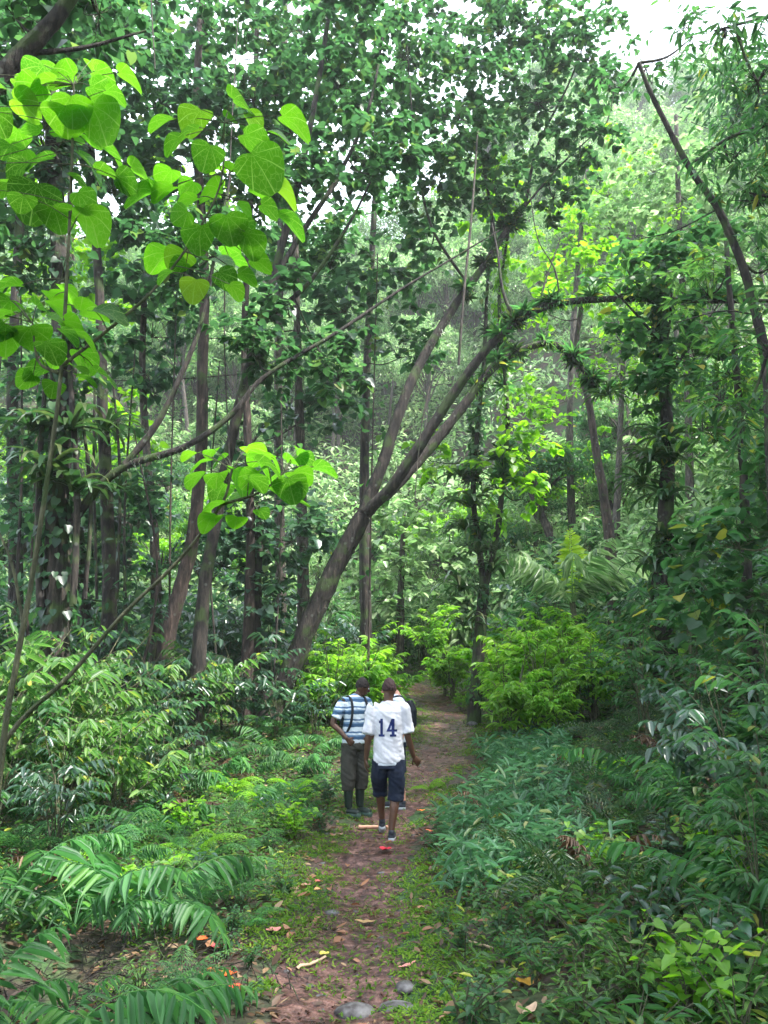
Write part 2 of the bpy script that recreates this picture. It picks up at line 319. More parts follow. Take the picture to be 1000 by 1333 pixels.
# ------------------------------------------------------------------ the ground
def axis(*segs):
    o = []
    for a, b, s in segs: o.append(np.arange(a, b - 1e-6, s))
    o.append([segs[-1][1]]); return np.concatenate(o)
def sheet(xs, ys, z, mask=None):
    X, Y = np.meshgrid(xs, ys); Z = z(X, Y); n = len(xs); V = np.stack([X, Y, Z], -1).reshape(-1, 3)
    i = np.arange(len(ys) - 1)[:, None] * n; j = np.arange(n - 1)[None]
    Fc = np.stack([i + j, i + j + 1, i + j + 1 + n, i + j + n], -1).reshape(-1, 4)
    if mask is not None:
        c = V[Fc].mean(1); Fc = Fc[mask(c[:, 0], c[:, 1])]
        u, inv = np.unique(Fc, return_inverse=True); V = V[u]; Fc = inv.reshape(-1, 4)
    mb = MB(); mb.add(V, Fc, V[:, :2]); return mb
def ground_material(name, cols, rough_lo, rough_hi, sc1, wet=.5, bumpd=.02, green=None):
    m, t = mat(name); L = t.links.new; g = N(t, 'ShaderNodeNewGeometry')
    n1 = N(t, 'ShaderNodeTexNoise'); n1.inputs['Scale'].default_value = sc1; n1.inputs['Detail'].default_value = 8; n1.inputs['Roughness'].default_value = .7; L(g.outputs['Position'], n1.inputs['Vector'])
    r = ramp(t, cols); L(n1.outputs['Fac'], r.inputs[0]); col = r.outputs[0]
    n2 = N(t, 'ShaderNodeTexNoise'); n2.inputs['Scale'].default_value = 1.3; n2.inputs['Detail'].default_value = 4; L(g.outputs['Position'], n2.inputs['Vector'])
    if green:
        mr = N(t, 'ShaderNodeMapRange'); mr.inputs[1].default_value = .45; mr.inputs[2].default_value = .58; L(n2.outputs['Fac'], mr.inputs[0])
        mm = N(t, 'ShaderNodeMix', data_type='RGBA'); L(mr.outputs[0], mm.inputs[0]); L(col, mm.inputs[6]); mm.inputs[7].default_value = (*green, 1); col = mm.outputs[2]
    v = N(t, 'ShaderNodeTexVoronoi'); v.inputs['Scale'].default_value = sc1 * 4; L(g.outputs['Position'], v.inputs['Vector'])
    hv = N(t, 'ShaderNodeHueSaturation'); mrv = N(t, 'ShaderNodeMapRange'); mrv.inputs[1].default_value = 0; mrv.inputs[2].default_value = 1; mrv.inputs[3].default_value = .55; mrv.inputs[4].default_value = 1.5
    sx = N(t, 'ShaderNodeSeparateXYZ'); L(v.outputs['Color'], sx.inputs[0]); L(sx.outputs[0], mrv.inputs[0]); L(mrv.outputs[0], hv.inputs['Value']); L(col, hv.inputs['Color'])
    b = N(t, 'ShaderNodeBsdfPrincipled'); L(hv.outputs[0], b.inputs['Base Color'])
    mr = N(t, 'ShaderNodeMapRange'); mr.inputs[1].default_value = .4; mr.inputs[2].default_value = .6; mr.inputs[3].default_value = rough_lo; mr.inputs[4].default_value = rough_hi; L(n2.outputs['Fac'], mr.inputs[0]); L(mr.outputs[0], b.inputs['Roughness'])
    ad = N(t, 'ShaderNodeMath', operation='MULTIPLY_ADD'); L(v.outputs['Distance'], ad.inputs[0]); ad.inputs[1].default_value = -.4; L(n1.outputs['Fac'], ad.inputs[2])
    bp = N(t, 'ShaderNodeBump'); bp.inputs['Strength'].default_value = .9; bp.inputs['Distance'].default_value = bumpd; L(ad.outputs[0], bp.inputs['Height']); L(bp.outputs[0], b.inputs['Normal'])
    o = N(t, 'ShaderNodeOutputMaterial'); L(b.outputs[0], o.inputs[0]); return m
gm = ground_material('forest_floor', [(.3, (.014, .009, .006)), (.5, (.042, .026, .018)), (.7, (.10, .062, .042))], .6, .9, 7, green=(.030, .070, .018))
gx = axis((-200, -60, 10), (-60, -20, 2), (-20, -7, .5), (-7, -3, .12), (-3, 3.4, .05), (3.4, 8, .12), (8, 20, .5), (20, 60, 2), (60, 200, 10))
gy = axis((-60, -10, 5), (-10, 3, .5), (3, 12, .05), (12, 24, .1), (24, 40, .5), (40, 110, 2), (110, 300, 10))
tag(sheet(gx, gy, H).build('ground', gm, smooth=True), kind='structure')
pm = ground_material('path_mud', [(.34, (.020, .009, .008)), (.5, (.080, .035, .029)), (.7, (.24, .13, .105))], .24, .7, 9, bumpd=.025)
def pmask(x, y):
    d = np.abs(x - pathx(y)) / pathw(y)
    return d < .92 + vnoise(x, y, 2.1, 11) * .7 + vnoise(x, y, 7, 12) * .5 + vnoise(x, y, 22, 13) * .25
tag(sheet(axis((-1.6, 3.2, .025)), axis((2.5, 13, .025), (13, 24, .06)), lambda x, y: H(x, y) + .005, pmask).build('path', pm, smooth=True), kind='structure')

# ------------------------------------------------------------------ ground cover (stuff)
def scatter_xy(r, n, x0, x1, y0, y1, keep, ypow=1.0):
    x = r.uniform(x0, x1, n); y = y0 + (y1 - y0) * r.uniform(0, 1, n) ** ypow
    k = keep(x, y, r.uniform(0, 1, n)); return x[k], y[k]
def tufts(mb, r, x, y, size, tpl, k, up=.6, lift=.03, zoff=0.0):
    n = len(x); X = np.repeat(x, k) + r.normal(0, lift, n * k); Y = np.repeat(y, k) + r.normal(0, lift, n * k)
    Z = H(X, Y) + zoff + r.uniform(0, lift, n * k)
    D = rand_dirs(r, n * k, up, .35); Nn = np.tile([0, 0, 1.], (n * k, 1)) + r.normal(0, .2, (n * k, 3))
    leaves(mb, tpl, np.stack([X, Y, Z], 1), D, Nn, r.uniform(.6, 1.3, n * k) * size, curl=.3)
def edge(x, y): return np.abs(x - pathx(y)) / pathw(y)
r = rng(21); mb = MB()
def km(x, y, u):
    d = edge(x, y); p = np.exp(-((d - 1.35) / .55) ** 2) + .13 * (d < 1) + .2 * (d > 1.7) * (d < 4)
    return (u < p) & (vnoise(x, y, 1.7, 31) + .6 * vnoise(x, y, 6, 32) > -.16)
x, y = scatter_xy(r, 100000, -2.4, 3.4, 3.4, 24, km, 1.5); tufts(mb, r, x, y, .032, T_OV, 3, .7, .022)
tag(mb.build('moss', M['moss']), 'yellow green moss and tiny creeping plants edging the muddy path', 'moss', kind='stuff')
r = rng(22); mb = MB()
def kg(x, y, u):
    d = edge(x, y) - 9 * np.exp(-((x + 1.8) / .6) ** 2 - ((y - 5.2) / .6) ** 2); return (u < np.clip((d - 1.5) * .6, 0, .95)) & (vnoise(x, y, .9, 41) + .6 * vnoise(x, y, 4, 42) > -.22)
x, y = scatter_xy(r, 42000, -6, 7, 3.3, 26, kg, 1.5); tufts(mb, r, x, y, .075, T_OV, 3, .35, .05, .03)
tag(mb.build('ground_cover', M['herb']), 'low leafy green ground cover on both banks of the path', 'ground cover', kind='stuff')
r = rng(23); mb = MB()
x, y = scatter_xy(r, 36000, -6, 7, 3.2, 22, lambda x, y, u: u < np.where(edge(x, y) < .95, .6, .9), 1.5)
n = len(x); D = rand_dirs(r, n, 0, .25)
leaves(mb, T_OV, np.stack([x, y, H(x, y) + .018], 1), D, np.tile([0, 0, 1.], (n, 1)) + r.normal(0, .35, (n, 3)), r.uniform(.03, .10, n) * np.where(edge(x, y) < .95, .6, 1), curl=r.uniform(-.4, .5, n))
tag(mb.build('leaf_litter', M['dead']), 'brown leaf litter strewn over mud and forest floor', 'leaf litter', kind='stuff')
r = rng(24); mb = MB()                                      # blue green grass right of the path
def kgr(x, y, u):
    d = x - pathx(y); return (np.abs(d - (1.45 + .02 * (y - 9))) < .65 + .5 * vnoise(x, y, 1.1, 51)) & (u < .9)
x, y = scatter_xy(r, 2100, .3, 5, 6.6, 15.5, kgr, 1.2)
for k in range(6):
    hgt = r.uniform(.05, .36, len(x)); n = len(x); D = rand_dirs(r, n, .35, .45)
    P = np.stack([x + r.normal(0, .04, n), y + r.normal(0, .04, n), H(x, y) + hgt], 1)
    leaves(mb, T_LN, P, D, np.tile([0, 0, 1.], (n, 1)), r.uniform(.09, .2, n), curl=.45)
for i in range(0, len(x), 2):
    b = G(x[i], y[i]); tube(mb, [b, b + [r.normal(0, .04), r.normal(0, .04), .2], b + [r.normal(0, .1), r.normal(0, .1), r.uniform(.3, .42)]], [.004, .002], 3, 2)
tag(mb.build('grass', M['grass']), 'tall blue green bladed grass crowding the right edge of the path', 'grass', kind='stuff')

r = rng(25); mb = MB()                                      # undergrowth of the slope
nd = 1500; yd = 21 + 62 * r.uniform(0, 1, nd) ** 1.35; xd = r.uniform(-1, 1, nd) * (yd * .66); rd = r.uniform(.7, 1.5, nd) * (1 + yd / 60); kd = edge(xd, np.minimum(yd, 27)) > np.where(yd < 27, 2.2 + rd * 2.4, 0)
xd, yd, rd = xd[kd], yd[kd], rd[kd]; k = 110; n = len(xd) * k; dd = rand_dirs(r, n, .55, .5); q = np.repeat(np.arange(len(xd)), k); rr_ = rd[q] * r.uniform(.75, 1.05, n)
x = xd[q] + dd[:, 0] * rr_; y = yd[q] + dd[:, 1] * rr_; z = H(xd, yd)[q] + np.abs(dd[:, 2]) * rr_ * 1.15
leaves(mb, T_OV, np.stack([x, y, z], 1), norm(dd + r.normal(0, .45, (n, 3)) + [0, 0, -.4]), dd + [0, 0, .5], r.uniform(.16, .34, n) * (1 + yd[q] / 90), curl=.3)
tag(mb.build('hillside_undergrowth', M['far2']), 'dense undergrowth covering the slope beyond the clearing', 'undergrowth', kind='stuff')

r = rng(27); mb = MB()
for k in range(420):
    x = r.normal(-1.75, .55); y = r.normal(5.2, .5); p = G(x, y, .01); a = r.uniform(0, 6.3); L_ = r.uniform(.08, .3); tube(mb, [p, p + [math.cos(a) * L_ * .5, math.sin(a) * L_ * .5, r.uniform(.01, .06)], p + [math.cos(a) * L_, math.sin(a) * L_, r.uniform(-.02, .08)]], [.004, .002], 4, 2)
for k in range(700):
    x = r.uniform(-5, 6); y = 3.5 + 11 * r.uniform() ** 1.3
    if edge(x, y) < 1.2: continue
    p = G(x, y, .01); a = r.uniform(0, 6.3); L_ = r.uniform(.1, .5); tube(mb, [p, p + [math.cos(a) * L_ * .5, math.sin(a) * L_ * .5, r.uniform(.01, .12)], p + [math.cos(a) * L_, math.sin(a) * L_, r.uniform(-.02, .25)]], [.004, .002], 4, 2)
tag(mb.build('brushwood', M['bark']), 'tangle of thin dead twigs and roots on the banks', 'brushwood', kind='stuff')

# ------------------------------------------------------------------ plant prototypes
def frond_curve(L, a0, a1, n=14):
    s = np.linspace(0, 1, n); ang = a0 + (a1 - a0) * s ** 1.2; ds = L / (n - 1)
    x = np.concatenate([[0], np.cumsum(np.cos(ang[:-1]) * ds)]); z = np.concatenate([[0], np.cumsum(np.sin(ang[:-1]) * ds)])
    return s, x, z, ang
def frond(mb, r, base, az, L, a0, a1, pl=.22, pw=.17, n=22, start=.18, droop=.5, stem=.006, lacy=False, side=0.0):
    s, x, z, ang = frond_curve(L, a0, a1); c, sn = math.cos(az), math.sin(az)
    sw = side * s ** 2 * L
    P = np.stack([base[0] + x * c - sw * sn, base[1] + x * sn + sw * c, base[2] + z], 1)
    tube(mb, P, np.linspace(stem, stem * .3, len(P)), 4, smoothp=False)
    u = np.linspace(start, 1.0, n); Q = np.stack([np.interp(u, s, P[:, k]) for k in range(3)], 1)
    Tn = norm(np.stack([np.interp(u, s, np.gradient(P[:, k])) for k in range(3)], 1)); S = norm(np.cross(Tn, [0, 0, 1.])); U = np.cross(S, Tn)
    keep = r.uniform(0, 1, n) > .04; dj = r.normal(0, .10)
    prof = L * pl * np.clip(np.sin(np.clip((u - start) / (1 - start), 0, 1) * math.pi * .82 + .42) ** .8, .12, 1)
    for sg in (-1, 1):
        D = norm(S * sg + Tn * (.35 + .5 * (u[:, None])) - U * 0.15 + r.normal(0, .05, (n, 3)) + np.array([0, 0, -droop * .45]))
        if not lacy:
            D = norm(D + r.normal(0, .11, (n, 3)) + Tn * dj); kk = keep & (r.uniform(0, 1, n) > .05)
            leaves(mb, T_LN, Q[kk], D[kk], (U + r.normal(0, .22, (n, 3)))[kk], (prof * r.uniform(.78, 1.1, n))[kk], curl=r.uniform(.2, 1.0, int(kk.sum())), width=np.full(int(kk.sum()), pw / .2))
        else:
            for i in range(n):
                k = max(3, int(6 * prof[i] / prof.max())); v = np.linspace(.1, 1, k)[:, None]
                W = Q[i] + D[i] * prof[i] * v + np.array([0, 0, -droop * .35 * prof[i]]) * v ** 2
                S2 = np.cross(D[i], U[i]); ls = prof.max() * .40 * (1.05 - v[:, 0] * .6)
                for s2 in (-1, 1):
                    leaves(mb, T_LN3, W, norm(np.tile(S2 * s2 + D[i] * .5, (k, 1))), np.tile(U[i], (k, 1)) + r.normal(0, .12, (k, 3)), ls, curl=.2)
def make_fern(v, lacy=False, m='fern', nf=None, L0=1.0, name='fern'):
    r = rng(100 + v + 50 * lacy); root = empty(name, (0, 0, 0)); mb = MB(); nf = nf or int(r.integers(5, 9)); a = r.uniform(0, 6.28)
    for k in range(nf):
        a += 2.4 + r.normal(0, .2); L = L0 * r.uniform(.5, 1.15)
        frond(mb, r, (0, 0, .03), a + r.normal(0, .35), L, r.uniform(.45, 1.3), r.uniform(-1.0, .0), pl=.22 if not lacy else .26, pw=.22, n=int(r.integers(15, 20)) if not lacy else 11, lacy=lacy, side=r.normal(0, .2), droop=r.uniform(.3, .8))
    mb.build('frond_crown', M[m], root)
    return root
K_fernA = Kind(lambda v: make_fern(v), 4); K_fernG = Kind(lambda v: make_fern(v + 60, False, 'fern', 7, 1.25), 3)
K_fernB = Kind(lambda v: make_fern(v, True), 3)
K_fernD = Kind(lambda v: make_fern(v + 9, True, 'dfern'), 2)
K_fernL = Kind(lambda v: make_fern(v + 20, True, 'bright'), 2)
def make_herb(v, m='herb', L=.16, nst=9, hgt=.45, tpl=None, name='broad_leaf_herb'):
    r = rng(200 + v + int(L * 1000)); root = empty(name, (0, 0, 0)); mb = MB(); st = MB(); tpl = tpl or T_BR
    for k in range(nst):
        a = r.uniform(0, 6.28); le = r.uniform(.1, .38) * hgt / .45; h = hgt * r.uniform(.45, 1.1); tip = np.array([math.cos(a) * le, math.sin(a) * le, h])
        P = tube(st, [(r.normal(0, .03), r.normal(0, .03), 0), tip * [.35, .35, .6], tip], [.006, .003], 4, 4)
        n = int(r.integers(5, 9)); t = np.linspace(.35, 1, n); Q = np.stack([np.interp(t, np.linspace(0, 1, len(P)), P[:, c]) for c in range(3)], 1)
        az = a + np.arange(n) * 2.4; D = np.stack([np.cos(az), np.sin(az), r.uniform(-.15, .5, n)], 1)
        leaves(mb, tpl, Q, D, np.tile([0, 0, 1.], (n, 1)) + r.normal(0, .2, (n, 3)), r.uniform(.65, 1.15, n) * L, curl=r.uniform(.2, .6, n))
    mb.build('foliage', M[m], root); st.build('stems', M['stem'], root); return root
K_herb = Kind(lambda v: make_herb(v, ['herb', 'mid', 'herb', 'bluish', 'bright'][v], [.12, .14, .09, .11, .08][v], [12, 9, 16, 12, 18][v], .45, [T_BR, T_LN3, T_OV, T_BR, TH_S][v]), 5)
K_herbS = Kind(lambda v: make_herb(v, 'mid', .07, 15, .33), 4)
K_herbBig = Kind(lambda v: make_herb(v, 'herb', .24, 7, .7), 3)
def make_shrub(v, m='mid', L=.15, hgt=1.5, nst=7, tpl=None, dens=10, droop=.0, name='shrub', sprd=.5, twig='stem'):
    r = rng(300 + v + int(L * 1000) + int(hgt * 10)); root = empty(name, (0, 0, 0)); mb = MB(); st = MB(); tpl = tpl or T_OV
    for k in range(nst):
        a = r.uniform(0, 6.28); sp_ = r.uniform(.1, 1) * sprd * hgt; h = hgt * r.uniform(.5, 1.05)
        P = tube(st, [(r.normal(0, .05), r.normal(0, .05), 0), (math.cos(a) * sp_ * .3, math.sin(a) * sp_ * .3, h * .55), (math.cos(a) * sp_, math.sin(a) * sp_, h)], [.012 * hgt / 1.5, .004], 4, 5)
        for b in range(5):
            t = r.uniform(.3, 1); q = np.array([np.interp(t, np.linspace(0, 1, len(P)), P[:, c]) for c in range(3)]); a2 = a + r.uniform(-2, 2); bl = hgt * r.uniform(.15, .33)
            e = q + np.array([math.cos(a2) * bl, math.sin(a2) * bl, bl * r.uniform(.0, .7)])
            Q = tube(st, [q, (q + e) / 2 + [0, 0, .1 * bl], e], [.005 * hgt / 1.5, .002], 3, 3)
            n = dens; tt = np.linspace(.2, 1, n); W = np.stack([np.interp(tt, np.linspace(0, 1, len(Q)), Q[:, c]) for c in range(3)], 1)
            az = a2 + np.where(np.arange(n) % 2 == 0, 1, -1) * r.uniform(.5, 1.3, n); D = np.stack([np.cos(az), np.sin(az), r.uniform(-.3, .25, n) - droop], 1)
            leaves(mb, tpl, W, D, np.tile([0, 0, 1.], (n, 1)) + r.normal(0, .25, (n, 3)), r.uniform(.6, 1.2, n) * L, curl=r.uniform(.1, .6, n))
    mb.build('foliage', M[m], root); st.build('stems', M[twig], root); return root
K_shrub = Kind(lambda v: make_shrub(v), 4)
K_shrubB = Kind(lambda v: make_shrub(v, 'bluish', .17, 1.6, 7, T_OV, 9, .15), 4)
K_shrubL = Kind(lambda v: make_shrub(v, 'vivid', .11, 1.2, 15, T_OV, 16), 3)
K_shrubF = Kind(lambda v: make_shrub(v, 'far2', .16, 2.0, 9, T_OV, 12), 3)
K_shrubY = Kind(lambda v: make_shrub(v, ['herb', 'mid', 'herb', 'bluish', 'herb'][v], [.14, .12, .17, .13, .10][v], 1.35, 11, T_oval(.36), 9, .2, sprd=.7), 5)
def make_far(v, m, R=3.2, hgt=9.0, n=5200, leaf=.26):
    r = rng(400 + v + int(R * 10)); root = empty('forest_tree', (0, 0, 0)); st = MB(); mb = MB()
    top = np.array([r.normal(0, .5), r.normal(0, .5), hgt * .62])
    tube(st, [(0, 0, -.6), top * [.3, .3, .5], top, top + [r.normal(0, .5), 0, hgt * .25]], [.17, .13, .08, .03], 7, 4, .06, v)
    nb = 22; cen = []
    for k in range(nb):
        d = rand_dirs(r, 1, .35, .5)[0]; rr = R * r.uniform(.35, 1) ; c = top + [0, 0, hgt * .12] + d * [rr, rr, rr * .95]
        cen.append(c); tube(st, [top * [1, 1, r.uniform(.75, 1)], (top + c) / 2 + [0, 0, .2], c], [.05, .012], 4, 3)
    cen = np.array(cen); idx = r.integers(0, nb, n); rad = r.uniform(.45, 1.0, nb)
    off = rand_dirs(r, n, .3, .8) * (r.uniform(0, 1, n) ** .45 * rad[idx] * R * .36)[:, None] * [1, 1, .7]
    D = norm(off + r.normal(0, .35, (n, 3)) + [0, 0, -.2]); leaves(mb, T_OV, cen[idx] + off, D, np.tile([0, 0, 1.], (n, 1)) + r.normal(0, .5, (n, 3)), r.uniform(.6, 1.2, n) * leaf, curl=.3)
    st.build('trunk', M['barkg'], root); mb.build('crown', M[m], root); return root
K_far = Kind(lambda v: make_far(v, 'far', 3.0 + .5 * v, 9 + v), 4)
K_far2 = Kind(lambda v: make_far(v + 7, 'far2', 2.8 + .6 * v, 8 + v), 3)
K_und = Kind(lambda v: make_far(v + 14, ['mid', 'bright', 'far', 'far2'][v], 1.5, 4.5, 2600, .17), 4)  # lighter leaf colours stand in for light on the shaded understorey
K_undB = Kind(lambda v: make_far(v + 21, 'bluish', 1.4, 4.2, 2200, .18), 3)
def make_brom(v, m='mid', L=.32, n=22, name='bromeliad', droop=.5):
    r = rng(500 + v); mb = MB(); a = np.arange(n) * 2.4; e = np.linspace(1.3, .1, n); D = np.stack([np.cos(a) * np.cos(e), np.sin(a) * np.cos(e), np.sin(e)], 1)
    for k in range(3):                                       # three-piece arching straps
        pass
    leaves(mb, T_ST, np.zeros((n, 3)), D, np.tile([0, 0, 1.], (n, 1)) + .01, r.uniform(.7, 1.15, n) * L, curl=droop)
    leaves(mb, T_ST, r.normal(0, .02, (n, 3)), D + r.normal(0, .3, (n, 3)), np.tile([0, 0, 1.], (n, 1)) + .01, r.uniform(.5, .9, n) * L, curl=droop * 1.4)
    return mb.build(name, M[m])
K_brom = Kind(lambda v: make_brom(v, ['mid', 'fern', 'dfern'][v % 3]), 6)
def strap(mb, r, base, az, L, wd, a0, a1):
    s, x, z, ang = frond_curve(L, a0, a1, 7); c, sn = math.cos(az), math.sin(az); W = wd * np.sin(np.clip(s * .92 + .06, 0, 1) * math.pi) ** .6
    V = []
    for i in range(7):
        p = np.array([base[0] + x[i] * c, base[1] + x[i] * sn, base[2] + z[i]]); sd = np.array([-sn, c, 0]) * W[i]
        V += [p - sd + [0, 0, .2 * W[i]], p, p + sd + [0, 0, .2 * W[i]]]
    F_ = []
    for i in range(6):
        for j in (0, 1): F_.append([i * 3 + j, i * 3 + j + 1, i * 3 + j + 4, i * 3 + j + 3])
    uv = np.array([[(j - 1) * .3, s[i]] for i in range(7) for j in range(3)]); mb.add(V, np.array(F_), uv)
def make_nest(v):
    r = rng(550 + v); mb = MB()
    for k in range(20): strap(mb, r, (r.normal(0, .03), r.normal(0, .03), 0), k * 2.4, r.uniform(.5, .95), r.uniform(.03, .05), r.uniform(.4, 1.2), r.uniform(-1.6, -1.1))
    return mb.build('birds_nest_fern', M['dfern'])
K_nest = Kind(make_nest, 4)
def make_palm(v):
    r = rng(600 + v); root = empty('palm', (0, 0, 0)); st = MB(); tube(st, [(0, 0, -.3), (.04, 0, .8), (0, .02, 1.5)], [.06, .045], 7, 3, .05); st.build('trunk', M['stem'], root)
    for k in range(9):
        mb = MB(); a = k * 2.4 + .3; frond(mb, r, (0, 0, 1.45), a, r.uniform(1.4, 1.9), r.uniform(.85, 1.25), r.uniform(-.5, 0), pl=.24, pw=.16, n=30, start=.12, droop=.5, stem=.014); mb.build('frond', M['far2'], root)
    mb = MB(); frond(mb, r, (0, 0, 1.45), 1.2, 1.3, 1.5, 1.35, pl=.24, pw=.30, n=34, start=.15, droop=.1, stem=.012); tag(mb.build('new_frond', M['palmnew'], root), 'upright yellow green new frond')
    return root

# ------------------------------------------------------------------ trees that stand close
def pt(q): return at(q[0], q[1], q[2])
def tree(name, label, limbs, blobs, bark='bark', leafm='canopy', leaf=.15, tpl=TH_S, seed=1, k=14, cr=.32, droop=.5, group=None, cat='tree', root_flare=True, twig_r=.006):
    """limbs: (part name, [(px,py,Y)...], r0, r1); blobs: (px,py,Y, rx, ry (photo px), depth m, n clusters)"""
    r = rng(seed); P0 = pt(limbs[0][1][0]); root = empty(name, P0); tag(root, label, cat, group)
    org = P0; lines = []
    for i, (pn, pts, r0, r1) in enumerate(limbs):
        P = np.array([pt(q) for q in pts])
        if i == 0 and root_flare:
            g = G(P[0][0], P[0][1], -.25); P = np.vstack([g, P[0] if P[0][2] > g[2] + .3 else g + [0, 0, .3], P[1:]])
            R = np.concatenate([[r0 * 1.5, r0 * 1.08], np.linspace(r0, r1, len(P) - 1)[1:]])
        else: R = np.linspace(r0, r1, len(P))
        mb = MB(); Q = tube(mb, P - org, R, 12 if r0 > .08 else 7, 7, .055, seed * 10 + i); lines.append(Q + org)
        mb.build(pn, M[bark], root, smooth=True)
        if LAND is not None and i == 0:
            b = proj(P[1]); LAND.append((None, b[0], b[1]))
    if blobs:
        allp = np.concatenate(lines); tw = MB(); lf = MB(); 
        for bi, b in enumerate(blobs):
            C = at(*b[:3]); sx = b[3] / pxm(b[2], b[1]); sz = b[4] / pxm(b[2], b[1])
            src = allp[np.argmin(np.linalg.norm((allp - C) * [1, 1, .8], axis=1))]
            hub = C - [0, 0, sz * .35]; tube(tw, [src - org, (src + hub) / 2 - org + [0, 0, -.1], hub - org], [twig_r * 3.2, twig_r * 1.6], 5, 4)
            n = b[6]; d = rand_dirs(r, n, 0, .8) * (r.uniform(0, 1, n) ** .4)[:, None]; cc = C + d * [sx, b[5], sz]
            for c in cc:
                tube(tw, [hub - org, (hub + c) / 2 - org + r.normal(0, .08, 3), c - org], [twig_r, twig_r * .4], 3, 3)
                for q in range(3):
                    m = int(r.integers(k // 5, k // 2 + 3)); dv = norm(rand_dirs(r, 1, -.05, .5)[0] * 1.0 + norm(c - hub + 1e-6) * .5); Lt = cr * r.uniform(.6, 1.5); e = c + dv * Lt + [0, 0, -.18 * Lt]
                    tube(tw, [c - org, e - org], [twig_r * .45, twig_r * .25], 3, 1, smoothp=False)
                    t = r.uniform(.05, 1.08, m)[:, None]; sd = norm(np.cross(dv, [0, 0, 1.])); sg = np.where(np.arange(m) % 2 == 0, 1, -1)[:, None]
                    D = norm(sd * sg + dv * r.uniform(.1, .9, (m, 1)) + r.normal(0, .22, (m, 3)) + [0, 0, -droop * .55]); leaves(lf, tpl, c + (e - c) * t + D * .03 - org, D, np.tile([0, 0, 1.], (m, 1)) + r.normal(0, .3, (m, 3)), r.uniform(.4, 1.2, m) * leaf, curl=r.uniform(0, .4, m))
        tw.build('branchwork', M[bark], root); lf.build('crown', M[leafm], root)
    LAND.pop() if LAND and LAND[-1][0] is None else None
    return root, lines
def land(words_, px, py): LAND.append((words_, px, py))

T_main, L_main = tree('leaning_tree', 'big dark leaning tree forking over the path, its long limb arching to the right', [
    ('trunk', [(352, 918, 14.88), (374, 880, 14.88), (405, 805, 14.88), (438, 735, 14.88), (472, 672, 14.88)], .20, .165),
    ('limb', [(468, 678, 14.88), (497, 605, 15.00), (520, 535, 15.12), (548, 470, 15.36), (592, 398, 15.60), (634, 340, 15.84), (657, 303, 15.96), (684, 266, 16.08)], .125, .055),
    ('limb', [(476, 668, 14.82), (512, 630, 14.64), (556, 565, 14.52), (602, 495, 14.40), (650, 437, 14.28), (702, 402, 14.16), (760, 391, 14.04), (850, 389, 13.92), (930, 392, 13.92), (1040, 391, 13.92)], .118, .034),
    ('limb', [(500, 646, 15.00), (548, 596, 15.36), (600, 532, 15.60), (640, 480, 15.72), (680, 455, 15.84), (722, 448, 15.96), (756, 478, 16.08), (784, 512, 16.20), (800, 500, 16.20)], .12, .035),
    ('branch', [(646, 322, 15.84), (634, 240, 15.96), (612, 120, 16.08), (600, 30, 16.20)], .045, .012),
    ('branch', [(684, 266, 16.08), (700, 190, 16.20), (740, 110, 16.20), (770, 30, 16.32)], .04, .012),
    ('branch', [(672, 282, 16.08), (730, 215, 15.84), (790, 160, 15.60)], .03, .01),
    ('branch', [(610, 372, 15.60), (560, 290, 15.12), (540, 180, 14.88), (530, 60, 14.76)], .035, .012),
    ('branch', [(672, 420, 14.22), (655, 380, 14.28), (648, 330, 14.40), (640, 290, 14.52)], .04, .015),
    ('branch', [(700, 404, 14.16), (712, 360, 14.28), (730, 310, 14.40)], .025, .01),
    ('branch', [(730, 395, 14.04), (722, 350, 14.04), (700, 310, 14.16), (690, 250, 14.40)], .02, .008)],
    [(600, 130, 15.36, 75, 80, 1.3, 52), (700, 110, 15.84, 80, 80, 1.3, 58), (765, 60, 15.84, 55, 60, 1, 30), (650, 30, 15.60, 90, 45, 1.2, 40), (525, 60, 14.88, 60, 70, 1.2, 40),
     (640, 225, 15.84, 65, 45, 1, 34), (560, 225, 15.12, 55, 55, 1, 30), (755, 190, 15.60, 45, 50, .9, 26), (720, 250, 15.96, 50, 28, .6, 14), (700, 20, 16.08, 80, 30, 1, 24), (560, 310, 15.24, 30, 30, .6, 8), (800, 100, 15.60, 35, 35, .7, 10)],
    seed=3, leaf=.15, cr=.36, k=19)
# vines, epiphytes of that tree are things of their own
land('the leaning tree', 400, 810)
T_fork, L_fork = tree('forked_tree', 'slim dark tree forking at head height beside the bend of the path', [
    ('trunk', [(617, 934, 17), (622, 870, 17), (626, 810, 17), (631, 752, 17)], .135, .11),
    ('limb', [(630, 762, 17), (622, 700, 17), (616, 640, 17), (622, 560, 17.1), (630, 470, 17.2), (634, 380, 17.3), (640, 290, 17.3)], .075, .03),
    ('limb', [(633, 758, 17), (648, 690, 16.8), (655, 620, 16.8), (661, 550, 16.7), (656, 470, 16.7), (650, 390, 16.7), (662, 300, 16.7)], .07, .03)],
    [(618, 640, 17, 45, 45, .8, 7), (690, 590, 16.7, 55, 40, .9, 14), (630, 250, 17.3, 60, 50, 1, 14), (560, 590, 17, 35, 30, .7, 5), (680, 640, 16.6, 40, 30, .7, 6)],
    bark='mossy', leafm='bright', leaf=.19, seed=5)
land("the forked tree's trunk", 620, 860)
